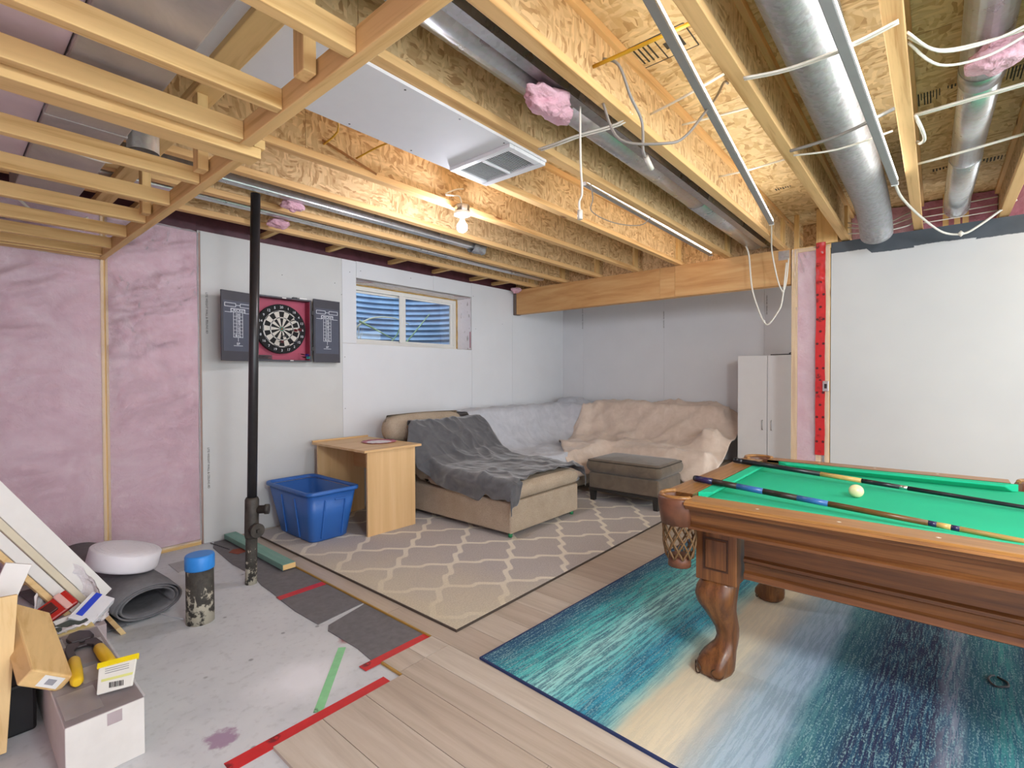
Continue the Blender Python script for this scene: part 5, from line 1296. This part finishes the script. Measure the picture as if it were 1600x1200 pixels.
for k, s in enumerate((20, 1, 18, 4, 13, 6, 10, 15, 2, 17, 3, 19, 7, 16, 8, 11, 14, 9, 12, 5)):
    a = math.pi / 2 - k * math.pi / 10
    text_obj('number', str(s), 0.030, PRINT_WHITE, (BC.x + 0.186 * math.cos(a), BC.y - 0.0012, BC.z + 0.186 * math.sin(a)), (1, 0, 0), (0, 0, 1), t)
DB = plain('dart_flight_dark', '#3a4452', 0.5); DR = plain('dart_flight_red', '#8e2a38', 0.5); DT = plain('dart_flight_teal', '#38b2ac', 0.5); DP = plain('dart_flight_purple', '#4b3b9c', 0.5)
def dart(x, z, tilt, mat, label, y0=BC.y - 0.002, L_=0.12):
    d = Vector((tilt[0], -1, tilt[1])).normalized(); p = Vector((x, y0, z))
    t = thing('dart', label, 'dart', (x, y0, z), 'darts at the dartboard')
    MB().tube([p, p + d * 0.03], 0.0012, 6).build('point', WIRE, t); MB().tube([p + d * 0.03, p + d * 0.04, p + d * 0.075], 0.004, 8).build('barrel', BLACK, t); MB().tube([p + d * 0.075, p + d * 0.10], 0.002, 6).build('shaft', mat, t)
    s = d.orthogonal().normalized(); b = d.cross(s)
    for w in (s, b): MB().bar(p + d * 0.092, p + d * 0.125, 0.030, 0.0006, tuple(w)).build('flight', mat, t)
dart(2.03, 1.79, (0.1, 0.1), DB, 'dark dart stuck upper right of the bullseye'); dart(2.02, 1.71, (0.15, -0.02), DR, 'dart stuck just right of the bullseye'); dart(2.055, 1.715, (0.15, 0.0), DR, 'red dart stuck farther right of the bullseye')
dart(1.955, 1.66, (-0.05, -0.05), DB, 'dark dart stuck below the bullseye'); dart(1.93, 1.61, (-0.1, -0.05), DR, 'red dart stuck low left in the board'); dart(2.02, 1.605, (0.1, -0.05), DB, 'dark dart stuck low right in the board')
dart(2.135, 1.515, (0.2, -0.15), DP, 'purple-flighted dart in the cabinet corner', 4.335); dart(2.15, 1.488, (0.15, -0.1), DT, 'teal-flighted dart in the cabinet corner', 4.335)
tag(box_obj('chalk_eraser', DARK, 2.06, 2.10, 4.28, 4.31, 1.9925, 2.006, bevel=0.003), 'small dark eraser on top of the dartboard cabinet', 'eraser'); tag(box_obj('chalk_box', WHITE, 2.115, 2.185, 4.28, 4.31, 1.9925, 2.008, bevel=0.003), 'small white chalk box on top of the dartboard cabinet', 'box')

# ================================================================== PIPES
IRON = plain('black_pipe', '#2a292b', 0.35, var=0.15, vscale=20); IRONW = plain('weathered_pipe', '#3f3a34', 0.6, var=0.35, vscale=22)
def crusty():
    g = G('mortar_stained_pipe'); v = g.coord(); s = g.sep(v); n = g.noise(v, 22, 5, 0.65)
    k = g.step(g.math('SUBTRACT', n, g.math('MULTIPLY', s[2], 1.1)), 0.42, 0.03); k2 = g.step(g.noise(g.coord((30, 30, 9)), 1.0, 4), 0.66, 0.02)
    k = g.math('MAXIMUM', k, k2)
    return g.bump(n, 0.4, 0.01).done(g.mix(k, g.ramp(n, [(0.3, '#2f2c28'), (0.7, '#4a463f')]), srgb('#b5ae9c')), 0.75)
CRUST = crusty()
t = thing('drain_stack', 'tall black drain pipe with cleanout fittings', 'pipe', (1.29, 3.285, 0.0))
base = Vector((1.292, 3.285, 0.0)); topv = Vector((1.345, 3.285, 2.468)); at = lambda z: base.lerp(topv, z / 2.468)
MB().tube([at(0.0), at(0.30)], 0.034, 20).build('lower_pipe', CRUST, t)
MB().tube([at(0.52), at(2.466)], 0.0285, 20).build('upper_pipe', IRON, t)
MB().tube([at(0.29), at(0.31), at(0.53), at(0.545)], [0.037, 0.041, 0.041, 0.034], 20).build('double_tee', IRONW, t)
rdir = Vector((0.80, -0.60, 0)); cdir = Vector((0.1, -1, 0)).normalized()
a1 = at(0.465); MB().tube([a1 + rdir * 0.02, a1 + rdir * 0.075, a1 + rdir * 0.076, a1 + rdir * 0.10], [0.026, 0.026, 0.032, 0.032], 16).build('side_outlet', IRONW, t)
a2 = at(0.345); o = MB().tube([a2 + cdir * 0.02, a2 + cdir * 0.052, a2 + cdir * 0.053, a2 + cdir * 0.075], [0.034, 0.034, 0.044, 0.044], 20).build('cleanout', IRONW, t)
MB().tube([a2 + cdir * 0.075, a2 + cdir * 0.088], 0.014, 4).build('cleanout_plug', IRONW, o)
t = thing('pipe_stub', 'short mortar-stained pipe stub with a bright blue cap', 'pipe', (0.915, 2.985, 0.0))
MB().lathe([(0.066, 0.0), (0.065, 0.30)], (0.915, 2.985, 0), 28).build('stub', CRUST, t)
m = Matrix.Rotation(0.07, 3, 'X')
MB().lathe([(0.069, 0.285), (0.070, 0.292), (0.070, 0.352), (0.066, 0.36), (0.06, 0.361)], (0.915, 2.985, 0), 32).build('cap', plain('bright_blue_cap', '#2e86d8', 0.4), t)
tag(MB().tube([(0.86, 3.07, 0.003), (0.80, 3.25, 0.003), (0.74, 3.55, 0.004), (0.78, 3.9, 0.003)], 0.004, 5, smooth_path=5).build('clear_tubing', plain('pale_tubing', '#c9cace', 0.3)), 'thin pale tubing on the concrete behind the blue capped pipe', 'tubing')

# green-painted board
t = thing('green_board', 'green painted two-by-four lying by the blue tote', 'board', (1.545, 3.8, 0.005))
g = G('green_board_paint'); v = g.coord(); n = g.noise(g.coord((6, 1.2, 6)), 3, 4)
MB().box(1.500, 1.589, 3.302, 4.325, 0.0125, 0.0505).build('board_body', g.done(g.ramp(n, [(0.3, '#6f9a8c'), (0.7, '#86aea0')]), 0.7), t, 0.003)
MB().box(1.502, 1.587, 3.3005, 3.302, 0.0145, 0.0485).build('cut_end', LX, t)
tag(MB().bar((1.40, 4.32, 0.006), (1.44, 4.05, 0.006), 0.006, 0.004).build('nail_strip', DARK), 'thin dark strip lying on the underlay by the wall', 'strip')
tag(MB().prism([(1.41, 3.98), (1.46, 4.03), (1.52, 4.0), (1.50, 3.90), (1.44, 3.89)], 0.0045, 0.006).build('paint_scrap', plain('rust_scrap', '#8f4a38', 0.8)), 'rust-red scrap on the underlay behind the black pipe', 'scrap')

# ================================================================== UNDERLAY ROLL AND DISC
t = thing('underlay_roll', 'flattened roll of dark grey underlay lying by the wall', 'roll', (0.72, 3.7, 0.0))
def roll_prof(turns, hw_, hh, th):
    out = []
    N = int(36 * turns)
    for i in range(N + 1):
        a = 2 * math.pi * i / 36; k = 1 - 0.11 * i / 36
        y = hh * k * math.sin(a); x = hw_ * k * math.cos(a) * (1 - 0.06 * math.sin(a))
        out.append((x, y + hh))
    return out
pr = roll_prof(2.6, 0.165, 0.088, 0.01)
A = Vector((0.745, 3.215, 0.006)); B = Vector((0.60, 4.24, 0.006)); d = (B - A).normalized(); s_ = Vector((d.y, -d.x, 0))
rings = []
for f in (0, 0.12, 0.35, 0.7, 1.0):
    c = A.lerp(B, f); sh = 1 + 0.05 * math.sin(f * 9)
    rings.append([c + s_ * (-x * sh) + Vector((0, 0, z * (1 + 0.25 * min(1, f * 3)))) for x, z in pr])
m = MB().loft(rings, caps=False, closed=False)
m.build('foam_layers', UND, t, solid=0.007)
m2 = MB(); m2.loft([[A.lerp(B, f) + s_ * (-(0.10 + 0.19 * q)) * 1.0 + Vector((0, 0, 0.004 + 0.0 * q)) for q in (0, 0.25, 0.5, 0.75, 1.0)] for f in (0.01, 0.5, 1.0)], caps=False, closed=False)
m2.build('loose_flap', UND, t, solid=0.006)
t = thing('white_foam_roll', 'round white roll of foam strip resting on the underlay roll', 'roll', (0.70, 3.52, 0.20))
RM = Matrix.Rotation(math.radians(13), 3, 'Y') @ Matrix.Rotation(math.radians(4), 3, 'X')
WF_ = plain('white_foam', '#e6e3e8', 0.7, var=0.02, Subsurface_Weight=0.0)
dc = (0.695, 3.50, 0.285)
MB().lathe([(0.165, -0.045), (0.168, -0.035), (0.168, 0.045), (0.163, 0.05), (0.08, 0.0505), (0.004, 0.051)], dc, 48, m=RM).build('foam_coil', WF_, t)
for r in (0.06, 0.09, 0.12, 0.145): MB().tube([Vector(dc) + RM @ Vector((r * math.cos(a), r * math.sin(a), 0.0505)) for a in [2 * math.pi * i / 48 for i in range(49)]], 0.0012, 4, caps=False).build('coil_line', WF_, t)

# ================================================================== LOOSE BOARDS AND BOXES AT THE LEFT
TRIMW = plain('white_primed_trim', '#e3e0dc', 0.5, var=0.02); TRIMC = plain('cream_trim', '#d8cdb4', 0.5, var=0.04); PINE = lumber('pine_board', 'x', '#e2c692', '#c9a468', False)
d = (Vector((-0.875, 3.05, 2.36)) - Vector((0.60, 3.17, 0.02))).normalized()
nrm = Vector((0.35, -0.9, 0.25)); nrm = (nrm - d * nrm.dot(d)).normalized(); w = d.cross(nrm).normalized()
if w.z < 0: w = -w
def lean_board(off_w, off_n, width, th, mat, label, f0=0.0, f1=1.0, nm='trim_board'):
    a = Vector((0.60, 3.17, 0.05)) + w * off_w + nrm * off_n; b = a + d * 2.62
    A_, B_ = a.lerp(b, f0), a.lerp(b, f1)
    return tag(MB().bar(A_, B_, th, width, tuple(w)).build(nm, mat, bevel=0.002), label, 'board', 'boards leaning at the left')
lean_board(0.035, 0.0, 0.095, 0.016, TRIMW, 'wide white trim board leaning left, topmost of the bundle', 0.06, 0.98)
lean_board(-0.032, 0.006, 0.030, 0.014, TRIMC, 'narrow cream trim strip leaning in the bundle', 0.03, 0.96)
lean_board(-0.073, 0.0, 0.045, 0.016, TRIMW, 'narrow white trim board leaning in the bundle, under the cream strip', 0.04, 0.97)
lean_board(-0.110, -0.004, 0.024, 0.02, PINE, 'raw pine strip leaning lowest in the trim bundle', 0.02, 0.95)
tag(MB().bar((0.605, 3.12, 0.016), (0.50, 3.62, 0.16), 0.075, 0.020, (0.9, 0, 0.5)).build('trim_offcut', PINE, bevel=0.002), 'pine offcut poking out beside the underlay roll', 'board', 'boards leaning at the left')
tag(MB().bar((0.045, 2.60, 0.20), (0.200, 2.60, 0.61), 0.015, 0.075, (-0.9, 0.0, 0.35)).build('white_board', TRIMW, bevel=0.002), 'short white board standing tilted at the left edge', 'board', 'boards leaning at the left')
tag(MB().bar((0.105, 2.42, 0.02), (0.145, 2.50, 0.53), 0.02, 0.085, (1, 0.1, 0)).build('pine_board', lumber('pine_board_upright', 'z', '#e2c692', '#c9a468', False), bevel=0.002), 'upright pine board at the left edge behind the wood block', 'board', 'boards leaning at the left')
tag(MB().box(-0.02, 0.235, 2.53, 3.05, 0.0, 0.185).build('shadow_crate', plain('shadow_crate_black', '#151417', 0.5), bevel=0.01), 'black crate added for the dark shadow under the loose boards', 'crate')  # added black filler standing in for the dark shadow below the boards
tag(MB().box(-0.02, 0.20, 2.70, 2.95, 0.1855, 0.34).build('shadow_case', plain('shadow_case_black', '#1a191c', 0.5), bevel=0.01), 'black case added on the crate for the shadow under the tilted white board', 'case')  # second added black filler, deepens the same shadow

CARD = plain('white_cardboard', '#cfcbc6', 0.8, var=0.04); CARDP = plain('mauve_grey_cardboard', '#a6989a', 0.6, var=0.06)
t = thing('flooring_box', 'shrink-wrapped cardboard box at the lower left', 'box', (0.36, 2.45, 0.0))
box_obj('carton', CARD, 0.255, 0.462, 2.075, 2.83, 0.0, 0.196, t, 0.003)
box_obj('lid_print', CARDP, 0.257, 0.460, 2.077, 2.828, 0.1962, 0.1975, t)
for a in ((0.262, 0.36, 2.12, 2.30), (0.34, 0.42, 2.33, 2.46), (0.415, 0.450, 2.62, 2.70), (0.27, 0.34, 2.70, 2.80)): box_obj('label_sticker', WHITE, a[0], a[1], a[2], a[3], 0.1976, 0.1982, t)
box_obj('blue_print', plain('blue_grey_print', '#7f93a8', 0.6), 0.30, 0.40, 2.46, 2.49, 0.1976, 0.1983, t); box_obj('blue_print', bpy.data.materials['blue_grey_print'], 0.43, 0.452, 2.50, 2.53, 0.1976, 0.1983, t)
MB().grid(lambda u, w_: (0.252 + 0.213 * u, 2.07 + 0.765 * w_, 0.2005 + 0.003 * ridged(u * 3 + w_ * 5, w_ * 6 - u, 2.0)), 24, 50).build('shrink_wrap', film('shrink_film', clear=0.86, rough=0.08), t)
MB().prism([(0.36, 2.0745), (0.40, 2.0745), (0.385, 2.0735)], 0.15, 0.19).build('torn_flap', CARDP, t)

# wood block on the box
t = thing('wood_block', 'thick pine offcut block with a white sticker', 'block', (0.25, 2.5, 0.20))
Lx = Vector((-0.045, 0.94, 0.30)).normalized(); Wx = Vector((0.62, -0.16, -0.60)); Wx = (Wx - Lx * Wx.dot(Lx)).normalized(); Tx = Lx.cross(Wx).normalized()
if Tx.z < 0: Tx = -Tx
c0 = Vector((0.232, 2.52, 0.315))
mt = Matrix(((Lx.x, Wx.x, Tx.x, c0.x), (Lx.y, Wx.y, Tx.y, c0.y), (Lx.z, Wx.z, Tx.z, c0.z), (0, 0, 0, 1)))
MB().obox(mt, 0.20, 0.072, 0.030).build('block_body', lumber('block_pine', 'y', '#dfbf86', '#c79f62', False), t, 0.006)
ms = mt.copy(); ms.translation = c0 - Lx * 0.2004 + Wx * 0.015
MB().obox(ms, 0.0004, 0.035, 0.020).build('sticker', WHITE, t)
ms = mt.copy(); ms.translation = c0 - Lx * 0.2009 + Wx * 0.015
MB().obox(ms, 0.0003, 0.015, 0.010).build('sticker_print', plain('sticker_grey_print', '#9a9aa0', 0.7), t)

# crimping pliers
t = thing('crimping_pliers', 'dark crimping pliers with yellow grips lying on the box', 'pliers', (0.375, 2.5, 0.202))
STEEL = plain('blackened_steel', '#3a3234', 0.45, 0.3); YEL = plain('yellow_grip', '#e0b81c', 0.45, var=0.06)
zp = 0.2055
MB().prism([(0.345, 2.735), (0.36, 2.78), (0.395, 2.79), (0.425, 2.755), (0.43, 2.70), (0.415, 2.68), (0.355, 2.685)], zp, zp + 0.014).build('jaw', STEEL, t, 0.003)
MB().prism([(0.340, 2.68), (0.43, 2.665), (0.44, 2.60), (0.425, 2.55), (0.405, 2.55), (0.412, 2.60), (0.395, 2.625), (0.365, 2.625), (0.352, 2.60), (0.350, 2.50), (0.325, 2.50), (0.326, 2.62)], zp + 0.002, zp + 0.013).build('handle_body', STEEL, t, 0.003)
MB().lathe([(0.010, zp + 0.0135), (0.010, zp + 0.018)], (0.385, 2.66, 0), 12).build('pivot', BLACK, t)
def grip(a, b): MB().tube([a, Vector(a).lerp(Vector(b), 0.08), Vector(a).lerp(Vector(b), 0.5), Vector(a).lerp(Vector(b), 0.92), b], [0.014, 0.019, 0.021, 0.019, 0.012], 14).build('grip', YEL, t)
grip((0.337, 2.505, zp + 0.017), (0.318, 2.30, zp + 0.017)); grip((0.418, 2.55, zp + 0.017), (0.424, 2.36, zp + 0.017))
# yellow-topped parts bag
t = thing('parts_bag', 'small clear parts bag with a yellow header card and barcode', 'bag', (0.40, 2.16, 0.202))
O = Vector((0.405, 2.165, 0.205)); bxd = Vector((0.115, -0.06, 0)).normalized(); byd = Vector((0.02, 0.09, 0.075)).normalized(); bn = bxd.cross(byd).normalized()
fp = lambda a, b, c=0.0: O + bxd * a + byd * b + bn * c
MB().extrude([fp(-0.058, 0.0), fp(0.045, 0.01), fp(0.058, 0.105), fp(-0.055, 0.092)], bn * 0.010).build('pouch', plain('frosted_pouch', '#dfe0d8', 0.3, var=0.03), t, 0.004)
MB().extrude([fp(-0.060, 0.0905, -0.001), fp(0.063, 0.1035, -0.001), fp(0.065, 0.123, -0.001), fp(-0.058, 0.110, -0.001)], bn * 0.013).build('header', plain('yellow_header', '#e6cf12', 0.4), t, 0.002)
MB().extrude([fp(-0.045, 0.040, 0.0105), fp(0.045, 0.047, 0.0105), fp(0.047, 0.056, 0.0105), fp(-0.045, 0.049, 0.0105)], bn * 0.0006).build('yellow_stripe', plain('pale_yellow_print', '#d9dc8a', 0.5), t)
for i in range(9): MB().extrude([fp(-0.022 + i * 0.0048, 0.015, 0.0105), fp(-0.0195 + i * 0.0048 + 0.001 * (i % 3 == 0), 0.0152, 0.0105), fp(-0.0195 + i * 0.0048 + 0.001 * (i % 3 == 0), 0.034, 0.0105), fp(-0.022 + i * 0.0048, 0.034, 0.0105)], bn * 0.0006).build('barcode_bar', BLACK, t)
for q in (0.070, 0.078, 0.0855): MB().extrude([fp(-0.035, q - 0.003, 0.0105), fp(0.035, q + 0.003, 0.0105), fp(0.035, q + 0.0048, 0.0105), fp(-0.035, q - 0.0012, 0.0105)], bn * 0.0005).build('print_line', plain('grey_print', '#7d7f84', 0.7) if 'grey_print' not in bpy.data.materials else bpy.data.materials['grey_print'], t)

# bag of packages behind
def slab(name, c, u, v_, su, sv, th, mat, parent=None, bevel=0.002):
    u = Vector(u).normalized(); v_ = Vector(v_); v_ = (v_ - u * v_.dot(u)).normalized(); n_ = u.cross(v_)
    m_ = Matrix(((u.x, v_.x, n_.x, c[0]), (u.y, v_.y, n_.y, c[1]), (u.z, v_.z, n_.z, c[2]), (0, 0, 0, 1)))
    return MB().obox(m_, su / 2, sv / 2, th / 2).build(name, mat, parent, bevel)
tag(box_obj('grey_carton', CARDP, 0.30, 0.50, 2.86, 3.14, 0.0, 0.185, bevel=0.003), 'mauve-grey carton behind the flooring box', 'box')
t = thing('red_package', 'glossy red package of screws in the clear bag', 'package', (0.345, 3.05, 0.20))
slab('pouch', (0.345, 3.04, 0.252), (0.75, 0.25, 0.35), (-0.3, 0.5, 0.6), 0.15, 0.085, 0.03, plain('red_glossy', '#b3241f', 0.25), t, 0.008)
slab('logo', (0.326, 3.022, 0.262), (0.75, 0.25, 0.35), (-0.3, 0.5, 0.6), 0.045, 0.045, 0.024, plain('dark_red_logo', '#4a1512', 0.4), t, 0.004)
slab('stripe', (0.375, 3.045, 0.274), (0.75, 0.25, 0.35), (-0.3, 0.5, 0.6), 0.028, 0.086, 0.022, plain('pink_stripe', '#d9a9a2', 0.4), t, 0.004)
t = thing('white_carton', 'white carton with a blue stripe beside the red package', 'box', (0.455, 2.93, 0.187))
slab('carton', (0.462, 2.955, 0.232), (0.55, 0.5, 0.3), (-0.4, 0.55, 0.4), 0.15, 0.10, 0.035, plain('white_carton_card', '#d8d8dc', 0.5), t, 0.003)
slab('blue_stripe', (0.456, 2.960, 0.260), (0.55, 0.5, 0.3), (-0.4, 0.55, 0.4), 0.125, 0.028, 0.004, plain('blue_stripe_ink', '#2c47c4', 0.4), t, 0.003)
t = thing('tape_measure_pack', 'clear pack with dark metal plate and yellow backing', 'package', (0.40, 2.88, 0.187))
slab('backing', (0.385, 2.885, 0.200), (0.9, 0.15, 0.1), (-0.1, 0.9, 0.3), 0.13, 0.10, 0.006, plain('straw_backing', '#c9b57a', 0.6), t)
slab('plate', (0.385, 2.905, 0.214), (0.9, 0.15, 0.1), (-0.1, 0.9, 0.3), 0.105, 0.05, 0.008, plain('green_grey_plate', '#56605c', 0.35, 0.4), t)
slab('card', (0.395, 2.95, 0.222), (0.9, 0.15, 0.1), (-0.1, 0.9, 0.3), 0.12, 0.05, 0.003, WHITE, t)
def bagf(u, w_):
    a = 2 * math.pi * u; x = 0.395 + (0.135 + 0.02 * fbm(a, w_ * 3, 1.0)) * math.cos(a) * (1 - 0.12 * w_); y = 3.02 + (0.15 + 0.03 * fbm(a * 1.5, w_ * 3, 4.0)) * math.sin(a)
    z = 0.19 + (0.21 * max(0.0, math.sin(a)) + 0.02) * w_ + 0.02 * fbm(math.cos(a) * 5, math.sin(a) * 5, w_ * 4)
    return (x, y, z)
tag(MB().grid(bagf, 60, 16).build('plastic_bag', film('bag_film', clear=0.38, rough=0.16)), 'crumpled clear plastic bag around the packages', 'bag')

# tidy up the helper property used while building
for o in bpy.data.objects:
    if '_w' in o: del o['_w']
